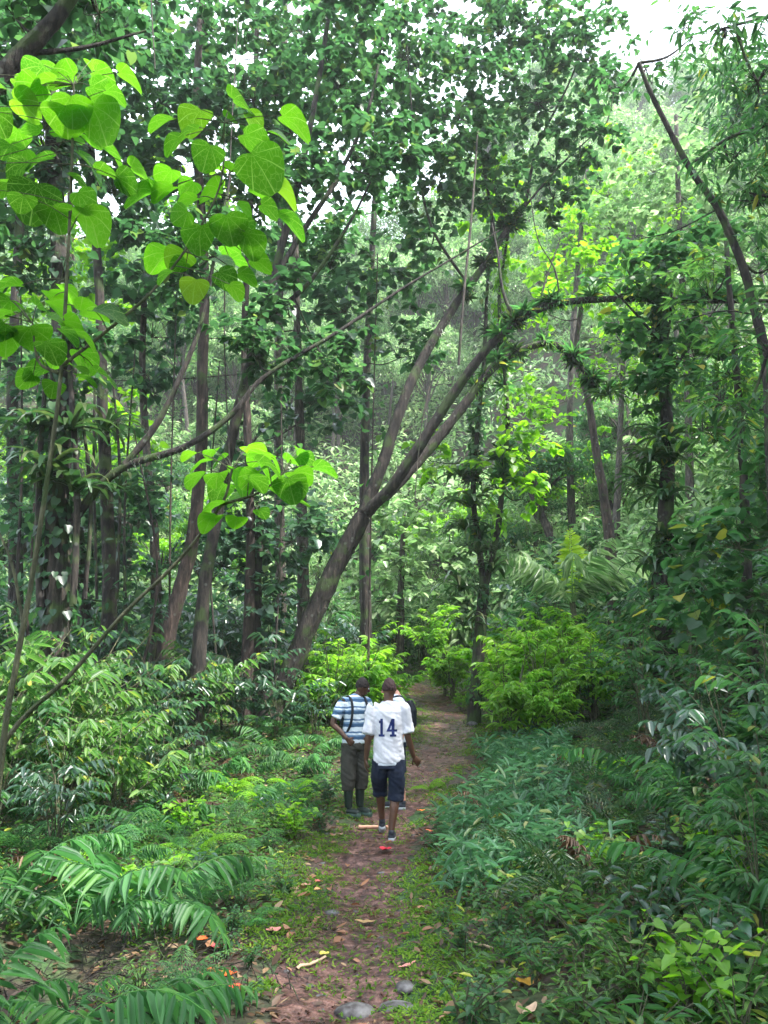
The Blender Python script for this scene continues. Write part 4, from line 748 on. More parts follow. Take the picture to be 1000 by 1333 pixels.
# hand-placed undergrowth by where it roots in the photograph (px, py of its foot), kind, scale
for kind, items, adj, noun, cat, grp in [
    (K_fernG, [(95, 1225, .95), (190, 1215, .8), (-20, 1230, .95), (60, 1420, .8), (160, 1400, .6), (-60, 1380, .8)], 'broad arching', 'strap-leaved fern', 'fern', 'big strap-leaved ferns at the near left'),
    (K_fernA, [(835, 1040, .95), (770, 1020, .8), (900, 1075, .9), (985, 1180, .9), (1010, 1110, .9)], 'arching', 'strap-leaved fern', 'fern', 'strap-leaved ferns in the undergrowth'),
    (K_fernB, [(250, 1180, .45), (300, 1150, .4), (235, 1300, .4), (330, 1210, .3), (270, 1130, .5), (200, 1345, .4), (300, 1075, .5), (345, 1045, .5), (385, 1075, .45), (400, 1030, .5), (330, 1110, .4), (230, 1110, .5), (425, 1030, .4), (150, 1120, .7), (40, 1120, .8), (270, 1180, .5), (360, 960, .7), (300, 990, .7), (700, 1000, .55), (940, 1010, .8), (1000, 990, .9)], 'lacy', 'fern', 'fern', 'lacy ferns in the undergrowth'),
    (K_fernA, [(235, 1040, .8), (285, 1030, .8), (330, 1015, .75), (375, 1010, .7), (405, 1000, .6), (260, 1085, .75), (320, 1060, .7), (210, 1085, .85), (365, 1050, .55), (395, 1065, .5), (170, 1130, .7), (420, 975, .7), (350, 985, .8), (300, 1000, .8)], 'leafy', 'fern', 'fern', 'leafy ferns left of the walkers'),
    (K_fernL, [(340, 1055, .55), (385, 1040, .5), (300, 1035, .6), (250, 1120, .5), (690, 975, .6), (560, 1030, .3)], 'pale green', 'fern', 'fern', 'pale green ferns near the path'),
    (K_herb, [(720, 1215, .8), (760, 1260, .8), (810, 1200, .9), (850, 1240, .9), (790, 1150, .8), (870, 1180, .9), (700, 1290, .6), (830, 1310, .8), (930, 1290, .9), (900, 1340, .9), (980, 1330, 1.0), (960, 1250, .9), (760, 1340, .6), (870, 1130, .8), (930, 1150, .9), (680, 1180, .6), (250, 1345, .6), (180, 1300, .5)], 'glossy', 'broad-leaved herb', 'herb', 'broad-leaved herbs on the right bank'),
    (K_herbS, [(300, 1215, .5), (275, 1165, .6), (325, 1265, .4), (250, 1220, .5), (215, 1300, .5), (310, 1320, .5), (345, 1180, .4), (600, 1240, .5), (630, 1190, .6), (660, 1260, .6), (590, 1150, .5), (640, 1320, .5), (290, 1250, .5), (310, 1190, .5), (330, 1150, .5), (350, 1110, .45), (270, 1290, .4), (610, 1090, .5), (650, 1110, .6), (700, 1130, .7), (740, 1090, .7)], 'small-leaved', 'herb', 'herb', 'small-leaved herbs along the path'),
    (K_shrubY, [(70, 1090, .95), (-10, 1100, 1.1), (150, 1080, .9), (210, 1050, .9), (20, 1040, 1.15), (110, 1030, 1.1)], 'long-leaved', 'shrub', 'shrub', 'long-leaved shrubs on the left bank'),
    (K_shrubY, [(40, 1060, 1.25), (150, 1020, 1.25), (-30, 1080, 1.35), (215, 1000, 1.2), (100, 1000, 1.45), (250, 985, 1.2), (20, 1000, 1.5), (-60, 1020, 1.6), (70, 1120, .8), (185, 1060, .8)], 'tall tangled', 'shrub', 'shrub', 'tall tangled shrubs on the left bank'),
    (K_shrubB, [(240, 930, 1.5), (290, 925, 1.5), (335, 940, 1.35), (385, 935, 1.2), (360, 965, .9), (410, 965, .6), (1050, 1080, .8), (260, 985, 1.05), (310, 960, 1.1), (200, 960, 1.1), (350, 930, 1.1), (140, 960, 1.2), (380, 905, 1.0), (70, 960, 1.2), (285, 930, 1.2), (960, 1090, .9),  (900, 1000, .7)], 'blue green', 'shrub', 'shrub', 'blue green shrubs around the clearing'),
    (K_shrubL, [(430, 928, 1.35), (462, 918, 1.3), (492, 910, 1.0), (655, 915, 1.5), (692, 920, 1.6), (735, 912, 1.4), (715, 895, 1.6), (448, 905, 1.2), (670, 930, .6), (600, 925, .35), (580, 908, .8), (420, 950, .7), (770, 890, 1.2), (650, 945, .4)], 'sunlit', 'lime green shrub', 'shrub', 'lime green shrubs tinted as if sunlit beyond the walkers'),  # sunlit look comes from the brightened leaf colour
    (K_shrub, [(995, 1235, .55), (1015, 1150, .75), (950, 1140, .5), (900, 1090, .5), (1000, 1010, 1.0), (950, 960, 1.0), (985, 930, 1.2), (1030, 1060, 1.0), (905, 930, 1.2), (800, 930, 1.0), (840, 960, 1.0), (760, 950, .8), (880, 920, 1.3), (820, 880, 1.3), (710, 955, .6), (930, 900, 1.5), (990, 880, 1.6), (60, 900, 1.3), (110, 890, 1.3), (400, 940, .8)], 'bushy', 'green shrub', 'shrub', 'bushy green shrubs on the banks')]:
    for i, (px, py, s) in enumerate(items):
        p = P_at(min(max(px, -300), 1300), py)
        if p is None: continue
        placed.append(p); kind.place(i, p, r.uniform(0, 6.28), s * r.uniform(.92, 1.08), [adj, 'small ' + adj, 'large ' + adj][0 if .6 < s < 1 else (1 if s <= .6 else 2)], noun, cat, grp, (r.normal(0, .06), r.normal(0, .06)))
KEEP = [(395, 545, 790, 940, 17.5), (585, 775, 735, 950, 16.8), (670, 830, 640, 800, 19), (430, 560, 880, 1110, 12)]
for k, (px, Y, s) in enumerate([(432, 15.2, 1.35), (470, 15.8, 1.5), (505, 17.5, 1.3), (448, 16.6, 1.6), (668, 14.6, 1.3), (700, 15.4, 1.6), (735, 16, 1.5), (720, 14.2, 1.0), (655, 16, 1.5), (770, 15.2, 1.3), (590, 20, 1.2), (560, 23, 1.4)]):
    q = at(px, 880, Y); p = G(q[0], q[1]); placed.append(p); K_shrubL.place(k, p, k * 1.9, s, ['glowing', 'dense glowing'][k % 2], 'lime green bush', 'shrub', 'lime green bushes tinted to glow around the bend')  # glow is put into the leaf colour, not cast by the sun
def fill(kind, n, x0, x1, y0, y1, s0, s1, adj, noun, cat, grp, mind, clear=1.7, seed=1, ypow=1.0):
    r = rng(seed); c = 0; tries = 0
    while c < n and tries < n * 30:
        tries += 1; x = r.uniform(x0, x1); y = y0 + (y1 - y0) * r.uniform() ** ypow; d = edge(x, y)
        if y < 27 and d < clear: continue
        p = G(x, y); q = proj(p + [0, 0, .5])
        if any(a < q[0] < b and c0 < q[1] < d0 and y < Y_ for a, b, c0, d0, Y_ in KEEP): continue
        if abs(q[0] - 500) > 640 or (x < -.75 and y < 6.3) or not far_enough(p, mind): continue
        s = r.uniform(s0, s1); kind.place(c, p - [0, 0, .03], r.uniform(0, 6.28), s, adj if s < (s0 + s1) / 2 else 'tall ' + adj, noun, cat, grp, (r.normal(0, .05), r.normal(0, .05))); c += 1
K_dead = Kind(lambda v: make_fern(v + 40, v % 2 == 1, 'dead', 4, .8, 'dead_fern'), 4)
fill(K_dead, 34, -5, 6, 4, 13, .5, .9, 'withered brown', 'fern', 'fern', 'withered brown ferns in the undergrowth', .4, 2.6, 14)
fill(K_fernD, 30, 1.2, 6, 4, 13, .5, .9, 'dark', 'fern', 'fern', 'dark ferns on the right bank', .4, 2.6, 15)
fill(K_herb, 70, -5, 6, 3.6, 11, .5, .95, 'glossy', 'broad-leaved herb', 'herb', 'broad-leaved herbs on both banks', .30, 2.0, 1)
fill(K_herbS, 150, -4.5, 5, 3.6, 15, .35, .9, 'small-leaved', 'herb', 'herb', 'small-leaved herbs on both banks', .22, 1.35, 2)
fill(K_fernB, 60, -6, 7, 4.5, 16, .45, .85, 'lacy', 'fern', 'fern', 'lacy ferns further back', .45, 2.3, 3)
fill(K_fernA, 26, -6, 7, 5, 15, .6, 1.0, 'strap-leaved', 'fern', 'fern', 'strap-leaved ferns further back', .6, 2.8, 4)
fill(K_fernA, 26, 1.6, 6, 8.5, 15.5, .6, 1.05, 'spreading', 'fern', 'fern', 'spreading ferns in the gap right of the path', .5, 2.6, 24)
fill(K_herbBig, 24, 2.0, 6.5, 8, 15.5, .6, 1.0, 'big', 'broad-leaved herb', 'herb', 'big broad-leaved herbs in the gap right of the path', .5, 3.2, 25)
fill(K_fernL, 26, -6, 9, 12, 24, .6, 1.1, 'yellow green', 'fern', 'fern', 'yellow green ferns in the sunlit gap', .7, 1.8, 5)
fill(K_shrubB, 55, -11, 11, 10, 22, .9, 1.6, 'blue green', 'shrub', 'shrub', 'blue green shrubs under the trees', .7, 2.6, 6)
fill(K_shrub, 55, -11, 11, 11, 26, .9, 1.7, 'bushy', 'green shrub', 'shrub', 'bushy green shrubs under the trees', .7, 2.4, 7)
fill(K_shrubF, 85, -22, 24, 18.5, 42, 1.0, 2.1, 'pale sunlit', 'shrub', 'shrub', 'shrubs tinted pale as if sunlit at the hillside foot', 1.1, 1.6, 8)  # sunlit paleness sits in the far leaf colour
fill(K_und, 85, -17, 18, 14.5, 36, .7, 1.3, 'mid green', 'understorey tree', 'tree', 'small trees of the understorey', 1.35, 3.6, 9)
fill(K_undB, 50, -16, -1, 14, 32, .7, 1.3, 'blue green', 'understorey tree', 'tree', 'blue green small trees of the understorey', 1.3, 4, 10)
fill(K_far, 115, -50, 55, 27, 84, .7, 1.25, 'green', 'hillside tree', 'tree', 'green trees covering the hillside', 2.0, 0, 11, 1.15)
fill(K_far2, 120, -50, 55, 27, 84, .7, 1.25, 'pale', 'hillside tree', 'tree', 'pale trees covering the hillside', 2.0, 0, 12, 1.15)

# ------------------------------------------------------------------ the three walkers
def loft(mb, rings, sides=20):
    """rings: (centre, rx, ry, [normal]) stacked along a line; closed at both ends with small domes"""
    C = np.array([q[0] for q in rings], float); A = [q[1] for q in rings]; B = [q[2] for q in rings]
    Tn = norm(np.gradient(C, axis=0)); a = np.linspace(0, 2 * math.pi, sides, endpoint=False); V = []
    for i in range(len(rings)):
        ref = np.array([1., 0, 0]) if abs(Tn[i][0]) < .8 else np.array([0, 0, 1.])
        X = norm(ref - Tn[i] * (ref @ Tn[i])); Y = np.cross(Tn[i], X)
        V.append(C[i] + np.cos(a)[:, None] * X * A[i] + np.sin(a)[:, None] * Y * B[i])
    V = np.concatenate(V); n = len(rings); i = np.arange(n - 1)[:, None]; j = np.arange(sides)[None]; j2 = (j + 1) % sides
    F_ = np.stack(np.broadcast_arrays(i * sides + j, i * sides + j2, (i + 1) * sides + j2, (i + 1) * sides + j), -1).reshape(-1, 4)
    mb.add(V, F_)
    for e, s_, rr in ((0, -1, A[0]), (n - 1, 1, A[-1])):
        k = np.arange(sides); tip = C[e] + Tn[e] * s_ * min(rr, B[e]) * .35
        ringv = V[e * sides:(e + 1) * sides]; mb.add(np.vstack([tip, ringv]), np.stack([np.zeros(sides, int), (k + 1 if s_ > 0 else (k + 1) % sides + 1), ((k + 1) % sides + 1 if s_ > 0 else k + 1)], 1))
def seg(mb, pts, rads, sq=1.0, n=6):
    P, R = smooth_path([np.array(p, float) for p in pts], rads, n); loft(mb, [(p, q, q * sq) for p, q in zip(P, R)], 14)
def ball(mb, c, rx, ry, rz):
    u = np.linspace(-.98, .98, 9); loft(mb, [(np.array(c) + [0, 0, rz * t], rx * math.sqrt(1 - t * t), ry * math.sqrt(1 - t * t)) for t in u], 16)
def fuse(mb, name, material, parent, vox=.007, smooth_it=4, rough=0.0, seed=0):
    me = mb.mesh(name); o = bpy.data.objects.new(name, me); COL.objects.link(o)
    m = o.modifiers.new('r', 'REMESH'); m.mode = 'VOXEL'; m.voxel_size = vox
    s = o.modifiers.new('s', 'SMOOTH'); s.factor = .5; s.iterations = smooth_it
    bpy.context.view_layer.update(); dg = bpy.context.evaluated_depsgraph_get()
    res = bpy.data.meshes.new_from_object(o.evaluated_get(dg)); o.modifiers.clear(); o.data = res; bpy.data.meshes.remove(me)
    o.name = name; res.name = name
    k = len(res.vertices); V = np.empty(k * 3, np.float32); res.vertices.foreach_get('co', V); V = V.reshape(-1, 3)
    if rough:                                               # cloth folds
        Nn = np.empty(k * 3, np.float32); res.vertices.foreach_get('normal', Nn); Nn = Nn.reshape(-1, 3)
        f = vnoise(V[:, 0] * 1.0 + V[:, 2] * .35 + 7 * seed, V[:, 1] + V[:, 2] * .5, 16, seed) + .6 * vnoise(V[:, 0] + V[:, 2] * 1.1, V[:, 2] * .9 - V[:, 1], 24, seed + 3)
        V = V + Nn * (f * rough)[:, None]; res.vertices.foreach_set('co', V.ravel().astype(np.float32))
    res.polygons.foreach_set('use_smooth', np.ones(len(res.polygons), bool)); res.materials.clear(); res.materials.append(material); res.update()
    o.parent = parent; return o
def hand(mb, wrist, d, palmn, s=1.0, curl=.5, thumb=1):
    d = norm(np.array(d, float)); pn = norm(np.array(palmn, float)); pn = norm(pn - d * (pn @ d)); sd = np.cross(d, pn) * thumb
    w0 = np.array(wrist, float); pal = [w0 + d * t for t in (0, .03, .06, .085)]
    V = []; 
    for t, hw, ht in ((0, .024, .018), (.03, .036, .016), (.06, .041, .014), (.088, .040, .012)):
        c = w0 + d * t * s; V.append(np.array([c + (sd * math.cos(a) * hw + pn * math.sin(a) * ht) * s for a in np.linspace(0, 2 * math.pi, 12, endpoint=False)]))
    V = np.concatenate(V); i = np.arange(3)[:, None] * 12; j = np.arange(12)[None]; j2 = (j + 1) % 12
    mb.add(V, np.stack(np.broadcast_arrays(i + j, i + j2, i + 12 + j2, i + 12 + j), -1).reshape(-1, 4)); mb.add(V[:12], np.arange(12)[::-1][None]); mb.add(V[-12:], np.arange(12)[None])
    for k, (off, L) in enumerate(((.031, .068), (.011, .078), (-.010, .072), (-.030, .056))):
        b = w0 + (d * .08 + sd * off) * s; c = curl * (1 + .15 * k); p = [b]; a = .15 * c
        for q in (.45, .30, .25): a += c * .75; p.append(p[-1] + (d * math.cos(a) + pn * math.sin(a) + sd * off * 1.5) * L * q * s)
        seg(mb, p, np.array([.0095, .009, .0082, .0065]) * s, n=3)
    b = w0 + (d * .025 + sd * .026) * s
    seg(mb, [b, b + (d * .028 + sd * .030 + pn * .012) * s, b + (d * .058 + sd * .036 + pn * .026) * s], np.array([.013, .0105, .008]) * s, n=3)
def cloth_mat(name, c, rough=.85, stripes=None, sc_=60):
    m, t = mat(name); L = t.links.new; tcn = N(t, 'ShaderNodeTexCoord'); n = N(t, 'ShaderNodeTexNoise'); n.inputs['Scale'].default_value = 9; n.inputs['Detail'].default_value = 6; L(tcn.outputs['Object'], n.inputs['Vector'])
    r_ = ramp(t, [(.3, tuple(x * .82 for x in c)), (.7, tuple(min(1, x * 1.1) for x in c))]); L(n.outputs['Fac'], r_.inputs[0]); col = r_.outputs[0]
    if stripes:
        sx = N(t, 'ShaderNodeSeparateXYZ'); L(tcn.outputs['Object'], sx.inputs[0]); mm = N(t, 'ShaderNodeMath', operation='MULTIPLY_ADD'); L(sx.outputs[2], mm.inputs[0]); mm.inputs[1].default_value = 1 / stripes[0]; mm.inputs[2].default_value = stripes[1]
        wv = N(t, 'ShaderNodeMath', operation='MULTIPLY_ADD'); L(n.outputs['Fac'], wv.inputs[0]); wv.inputs[1].default_value = .25; L(mm.outputs[0], wv.inputs[2])
        fr = N(t, 'ShaderNodeMath', operation='FRACT'); L(wv.outputs[0], fr.inputs[0]); rs = ramp(t, stripes[2]); rs.color_ramp.interpolation = 'CONSTANT'; L(fr.outputs[0], rs.inputs[0]); col = rs.outputs[0]
    b = N(t, 'ShaderNodeBsdfPrincipled'); L(col, b.inputs['Base Color']); b.inputs['Roughness'].default_value = rough; b.inputs['Specular IOR Level'].default_value = .2
    n4 = N(t, 'ShaderNodeTexNoise'); n4.inputs['Scale'].default_value = 28; L(tcn.outputs['Object'], n4.inputs['Vector'])
    bp = N(t, 'ShaderNodeBump'); bp.inputs['Strength'].default_value = .35; bp.inputs['Distance'].default_value = .01; L(n4.outputs['Fac'], bp.inputs['Height']); L(bp.outputs[0], b.inputs['Normal'])
    o = N(t, 'ShaderNodeOutputMaterial'); L(b.outputs[0], o.inputs[0]); return m
SK_D = plain('brown_skin', (.085, .040, .024), .5, .12, 20); SK_L = plain('light_skin', (.52, .26, .19), .5, .12, 20)
HAIR = plain('black_hair', (.016, .011, .010), .8, .4, 60, .8); HAIR_R = plain('reddish_hair', (.032, .013, .013), .75, .4, 60, .8)
WHITE = cloth_mat('white_cotton', (.62, .62, .68)); DENIM = cloth_mat('dark_denim', (.012, .018, .036)); OLIVE = cloth_mat('olive_trousers', (.048, .047, .040)); NAVY = cloth_mat('navy_print', (.018, .030, .13)); GREYC = cloth_mat('pale_grey_cotton', (.62, .66, .74))
BLK = cloth_mat('black_nylon', (.012, .015, .022), .6); BOOT = plain('green_rubber', (.012, .022, .018), .4, .2, 8); SHOE = plain('dark_shoe', (.018, .022, .032), .7, .2); SOLE = plain('pale_sole', (.42, .46, .50), .6, .2); GREENSOLE = plain('green_boot_foot', (.045, .085, .07), .5, .2)
STR = cloth_mat('striped_cotton', (.5, .5, .6), stripes=(.155, .3, [(0, (.62, .70, .78)), (.34, (.045, .10, .19)), (.60, (.16, .26, .40)), (.72, (.62, .70, .78)), (.86, (.10, .18, .32))]))
def head(mb, c, f, tilt=0.0, s=1.0):
    """skull, jaw, nose and ears; f = facing direction in the horizontal plane"""
    c = np.array(c, float); f = norm(np.array(f, float)); sd = np.array([f[1], -f[0], 0]); up = norm(np.cross(sd, f)); up = up if up[2] > 0 else -up
    ball(mb, c, .077 * s, .092 * s, .105 * s) if abs(f[1]) > .7 else ball(mb, c, .092 * s, .078 * s, .105 * s)
    ball(mb, c + f * .035 * s - up * .06 * s, .052 * s, .052 * s, .055 * s)
    seg(mb, [c + f * .085 * s + up * .01 * s, c + f * .108 * s - up * .025 * s], np.array([.011, .016]) * s, n=2)
    seg(mb, [c + f * .088 * s - up * .062 * s - sd * .018, c + f * .098 * s - up * .062 * s, c + f * .088 * s - up * .062 * s + sd * .018], [.007, .009, .007], n=3)
    for q in (-1, 1): ball(mb, c + sd * q * .080 * s - f * .002 - up * .008 * s, .012, .018, .028)
def eyes(c, f, parent, s=1.0):
    c = np.array(c, float); f = norm(np.array(f, float)); sd = np.array([f[1], -f[0], 0])
    for q in (-1, 1):
        mb = MB(); ball(mb, c + f * .086 * s + sd * q * .032 + np.array([0, 0, .008]), .010, .010, .009); mb.build('eye', SOLE, parent, smooth=True)
def cap_hair(name, c, material, parent, s=1.0, back=(0, -1, 0), low=.0):
    mb = MB(); c = np.array(c, float); b = np.array(back, float); u = np.linspace(-.15 - low, .98, 8)
    rx, ry = (.082, .097) if abs(b[1]) > .7 else (.097, .083)
    loft(mb, [(c + b * .008 + [0, 0, .112 * s * t], rx * s * math.sqrt(1 - t * t), ry * s * math.sqrt(1 - t * t)) for t in u], 18)
    return fuse(mb, name, material, parent, .006, 2, .012, 3)
# --- man in the white shirt, walking away
g = on_ground(506, 1093); PW = empty('person', g); PW.scale = (.95, .97, .98); tag(PW, 'person walking away in a white shirt numbered 14 and dark denim shorts', 'person', 'walkers on the path')
mb = MB()
Cc = lambda *a: np.array(a, float)
loft(mb, [(Cc(0, .02, z), a, b) for z, a, b in ((.84, .15, .10), (.95, .16, .11), (1.08, .14, .10), (1.22, .165, .11), (1.36, .17, .10), (1.43, .10, .07), (1.48, .055, .055), (1.56, .052, .052))])
HC = Cc(.012, .045, 1.615); head(mb, HC, (.25, .97, -.18))
LS, RSH = Cc(-.185, .02, 1.39), Cc(.185, .02, 1.385)
LE, LW = Cc(-.232, .0, 1.08), Cc(-.262, .05, .83); RE, RW = Cc(.225, .03, 1.09), Cc(.295, .12, .86)
seg(mb, [Cc(-.15, .02, 1.39), LS, (LS + LE) / 2, LE, (LE + LW) / 2, LW], [.05, .056, .048, .040, .036, .026])
seg(mb, [Cc(.15, .02, 1.39), RSH, (RSH + RE) / 2, RE, (RE + RW) / 2, RW], [.05, .056, .048, .040, .036, .026])
hand(mb, LW, (-.05, .1, -1), (1, .3, 0), thumb=1, curl=.45); hand(mb, RW, (.45, .25, -.55), (-.2, .8, 0), thumb=-1, curl=.35)
LK, LA = Cc(-.10, .20, .49), Cc(-.075, .30, .17); RK, RA = Cc(.085, .02, .46), Cc(.03, -.05, .09)
seg(mb, [Cc(-.08, .02, .88), Cc(-.10, .05, .68), LK, Cc(-.092, .24, .37), LA], [.085, .075, .052, .052, .034])
seg(mb, [Cc(.08, .02, .88), Cc(.09, .0, .68), RK, Cc(.065, -.025, .34), RA], [.085, .075, .052, .054, .034])
seg(mb, [LA, LA + [0, .07, -.09]], [.032, .034]); seg(mb, [RA, RA + [0.01, .10, -.045]], [.034, .034])
fuse(mb, 'body', SK_D, PW, .0055, 3)
eyes(HC, (.25, .97, -.18), PW)
cap_hair('hair', HC + [0, 0, .006], HAIR_R, PW, 1.02, (-.25, -.97, 0), .12)
mb = MB()
loft(mb, [(Cc(0, .02, z), a, b) for z, a, b in ((.80, .182, .135), (.86, .182, .138), (.98, .172, .130), (1.10, .168, .125), (1.25, .186, .130), (1.36, .188, .118), (1.42, .150, .09), (1.465, .085, .075))], 28)
seg(mb, [Cc(-.14, .02, 1.385), LS, LS * .45 + LE * .55, LE + [0, 0, .035]], [.062, .078, .075, .078]); seg(mb, [Cc(.14, .02, 1.385), RSH, RSH * .45 + RE * .55, RE + [0, 0, .035]], [.062, .078, .075, .078])
shirt = fuse(mb, 'shirt', WHITE, PW, .008, 3, .016, 2)
mb = MB(); loft(mb, [(Cc(0, .02, z), a, b) for z, a, b in ((.775, .176, .131), (.80, .174, .129), (.83, .165, .12))], 28); fuse(mb, 'undershirt_hem', GREYC, PW, .007, 2, .01, 5)
mb = MB(); loft(mb, [(Cc(0, .02, z), a, b) for z, a, b in ((.74, .178, .132), (.80, .168, .122), (.88, .15, .11))], 24)
seg(mb, [Cc(-.085, .02, .82), Cc(-.105, .05, .68), LK + [0, 0, .02], LK + [0, .01, -.06]], [.105, .100, .088, .088]); seg(mb, [Cc(.085, .02, .82), Cc(.09, .0, .68), RK + [0, 0, .02], RK + [-.005, 0, -.06]], [.105, .100, .092, .094])
fuse(mb, 'shorts', DENIM, PW, .008, 3, .018, 4)
def shoe(parent, heel, toe, mat_, up=0.0, s=1.0, name='shoe'):
    mb = MB(); h, t = np.array(heel, float), np.array(toe, float)
    seg(mb, [h + [0, 0, .035 * s], (h + t) / 2 + [0, 0, .035 * s], t + [0, 0, .028 * s]], np.array([.038, .044, .036]) * s); ball(mb, h + (t - h) * .12 + [0, 0, .075 * s], .038 * s, .042 * s, .038 * s); o = fuse(mb, name, mat_, parent, .006, 2)
    mb = MB(); seg(mb, [h + [0, 0, .006], (h + t) / 2 + [0, 0, .006], t + [0, 0, .008]], np.array([.036, .043, .034]) * s, n=4); so = fuse(mb, 'sole', SOLE, o, .006, 1); return o
shoe(PW, LA + [0, -.01, -.09], LA + [.0, .14, -.165], SHOE); shoe(PW, RA + [0, -.03, -.09], RA + [.02, .17, -.09], SHOE)
# the printed number, laid onto the back of the shirt
me = shirt.data; bvh = BVHTree.FromPolygons([v.co for v in me.vertices], [p.vertices for p in me.polygons])
def in_digits(x, z):                                        # x, z in units of the digit height, origin lower left
    one = (.10 < x < .26 and 0 <= z <= 1) or (.0 < x < .36 and z < .12) or (.02 < x < .12 and .74 < z < .90)
    X = x - .52; four = (.26 < X < .42 and 0 <= z <= 1) or (.14 < X < .54 and z < .12) or (-.02 < X < .58 and .28 < z < .42) or (.28 < z < 1 and abs(X - (-.02 + (z - .28) * .42 + .04)) < .075)
    return one or four
mb = MB(); stp = .005; Hd = .195
for i in range(int(1.15 * Hd / stp)):
    for j in range(int(Hd / stp)):
        cx_, cz_ = (i + .5) * stp, (j + .5) * stp
        if not in_digits(cx_ / Hd, cz_ / Hd): continue
        vs = []
        for dx, dz in ((0, 0), (stp, 0), (stp, stp), (0, stp)):
            hit = bvh.ray_cast(Vector((-.115 + i * stp + dx, -1, 1.085 + j * stp + dz)), Vector((0, 1, 0)))
            if hit[0] is None: break
            vs.append(np.array(hit[0]) + [0, -.0025, 0])
        if len(vs) == 4: mb.add(vs, np.array([[0, 1, 2, 3]]))
mb.build('number', NAVY, shirt, smooth=True)
land('the white-shirted walker', 506, 1000)
# --- man in the striped shirt, turned towards the others, looking down
g = on_ground(461, 1062); PS = empty('person', g); PS.scale = (.95, .97, .97); PS.rotation_euler = (0, 0, math.radians(28)); tag(PS, 'person in a blue and white striped shirt and rubber boots with bowed head', 'person', 'walkers on the path')
mb = MB()
loft(mb, [(Cc(0, 0, .86), .13, .095), (Cc(0, 0, .98), .14, .10), (Cc(.005, 0, 1.12), .13, .095), (Cc(.01, 0, 1.26), .155, .105), (Cc(.02, 0, 1.38), .155, .095), (Cc(.035, 0, 1.44), .09, .07), (Cc(.05, .0, 1.48), .052, .052), (Cc(.075, -.015, 1.53), .05, .05)])
HC2 = Cc(.10, -.03, 1.575); F2 = (.80, -.42, -.45); head(mb, HC2, F2, s=.97)
LS, LE, LW = Cc(-.16, .01, 1.37), Cc(-.295, .04, 1.12), Cc(-.165, -.11, .93); RS2, RE2, RW2 = Cc(.17, .0, 1.37), Cc(.235, -.03, 1.11), Cc(.16, -.20, .96)
for a_, b_, c_ in ((LS, LE, LW), (RS2, RE2, RW2)): seg(mb, [a_ * [.8, 1, 1], a_, (a_ + b_) / 2, b_, (b_ + c_) / 2, c_], [.05, .054, .046, .039, .035, .026])
hand(mb, LW, (.7, -.1, -.55), (.2, .9, 0), thumb=1, curl=.5); hand(mb, RW2, (-.6, -.2, -.3), (0, .9, .2), thumb=-1, curl=.6)
seg(mb, [Cc(-.075, 0, .9), Cc(-.085, 0, .68), Cc(-.085, -.01, .46), Cc(-.075, .01, .1)], [.085, .075, .05, .034]); seg(mb, [Cc(.075, 0, .9), Cc(.095, .02, .68), Cc(.10, .02, .46), Cc(.095, .05, .1)], [.085, .075, .05, .034])
fuse(mb, 'body', SK_D, PS, .0055, 3); eyes(HC2, F2, PS); cap_hair('hair', HC2 + [0, 0, .008], HAIR, PS, 1.0, (-.88, .45, 0), .05)
mb = MB(); loft(mb, [(Cc(0, 0, .87), .172, .128), (Cc(0, 0, 1.0), .168, .125), (Cc(.005, 0, 1.14), .163, .122), (Cc(.01, 0, 1.27), .178, .125), (Cc(.02, 0, 1.37), .174, .112), (Cc(.03, 0, 1.43), .12, .085), (Cc(.045, 0, 1.46), .072, .066)], 28)
for a_, b_ in ((LS, LE), (RS2, RE2)): seg(mb, [a_ * [.75, 1, 1], a_, (a_ + b_) / 2, a_ * .25 + b_ * .75], [.062, .076, .070, .074])
fuse(mb, 'striped_shirt', STR, PS, .008, 3, .014, 6)
mb = MB(); loft(mb, [(Cc(0, 0, .80), .165, .125), (Cc(0, 0, .88), .158, .118), (Cc(0, 0, .94), .145, .105)], 24)
seg(mb, [Cc(-.08, 0, .86), Cc(-.088, 0, .68), Cc(-.088, -.01, .46), Cc(-.086, -.01, .31)], [.102, .104, .098, .078]); seg(mb, [Cc(.08, 0, .86), Cc(.097, .02, .68), Cc(.102, .02, .46), Cc(.10, .02, .31)], [.102, .104, .098, .080])
fuse(mb, 'trousers', OLIVE, PS, .008, 3, .022, 8)
for (x_, y_) in ((-.083, 0.0), (.098, .035)):
    mb = MB(); seg(mb, [Cc(x_, y_, .40), Cc(x_, y_, .25), Cc(x_ + .005, y_, .10)], [.064, .058, .048]); seg(mb, [Cc(x_, y_ + .01, .045), Cc(x_ + .04, y_ - .07, .045), Cc(x_ + .075, y_ - .15, .038)], [.044, .048, .038]); o = fuse(mb, 'rubber_boot', BOOT, PS, .006, 3)
    mb = MB(); seg(mb, [Cc(x_, y_ + .01, .012), Cc(x_ + .04, y_ - .07, .012), Cc(x_ + .078, y_ - .155, .014)], [.046, .052, .042]); fuse(mb, 'sole', GREENSOLE, o, .006, 1)
mb = MB(); loft(mb, [(Cc(.01, .17, 1.02), .12, .05), (Cc(.01, .18, 1.15), .14, .08), (Cc(.01, .17, 1.30), .135, .075), (Cc(.01, .15, 1.38), .09, .04)], 20); fuse(mb, 'backpack', BLK, PS, .008, 4, .006, 2)
for q in (-1, 1):
    mb = MB(); X_ = .015 + q * .105; seg(mb, [Cc(X_, .12, 1.36), Cc(X_, .05, 1.445), Cc(X_, -.07, 1.41), Cc(X_ + q * .008, -.128, 1.28), Cc(X_ + q * .025, -.118, 1.12), Cc(X_ + q * .045, -.04, 1.0)], [.017] * 6, n=6); fuse(mb, 'strap', BLK, PS, .006, 2)
land('the striped-shirted walker', 458, 985)
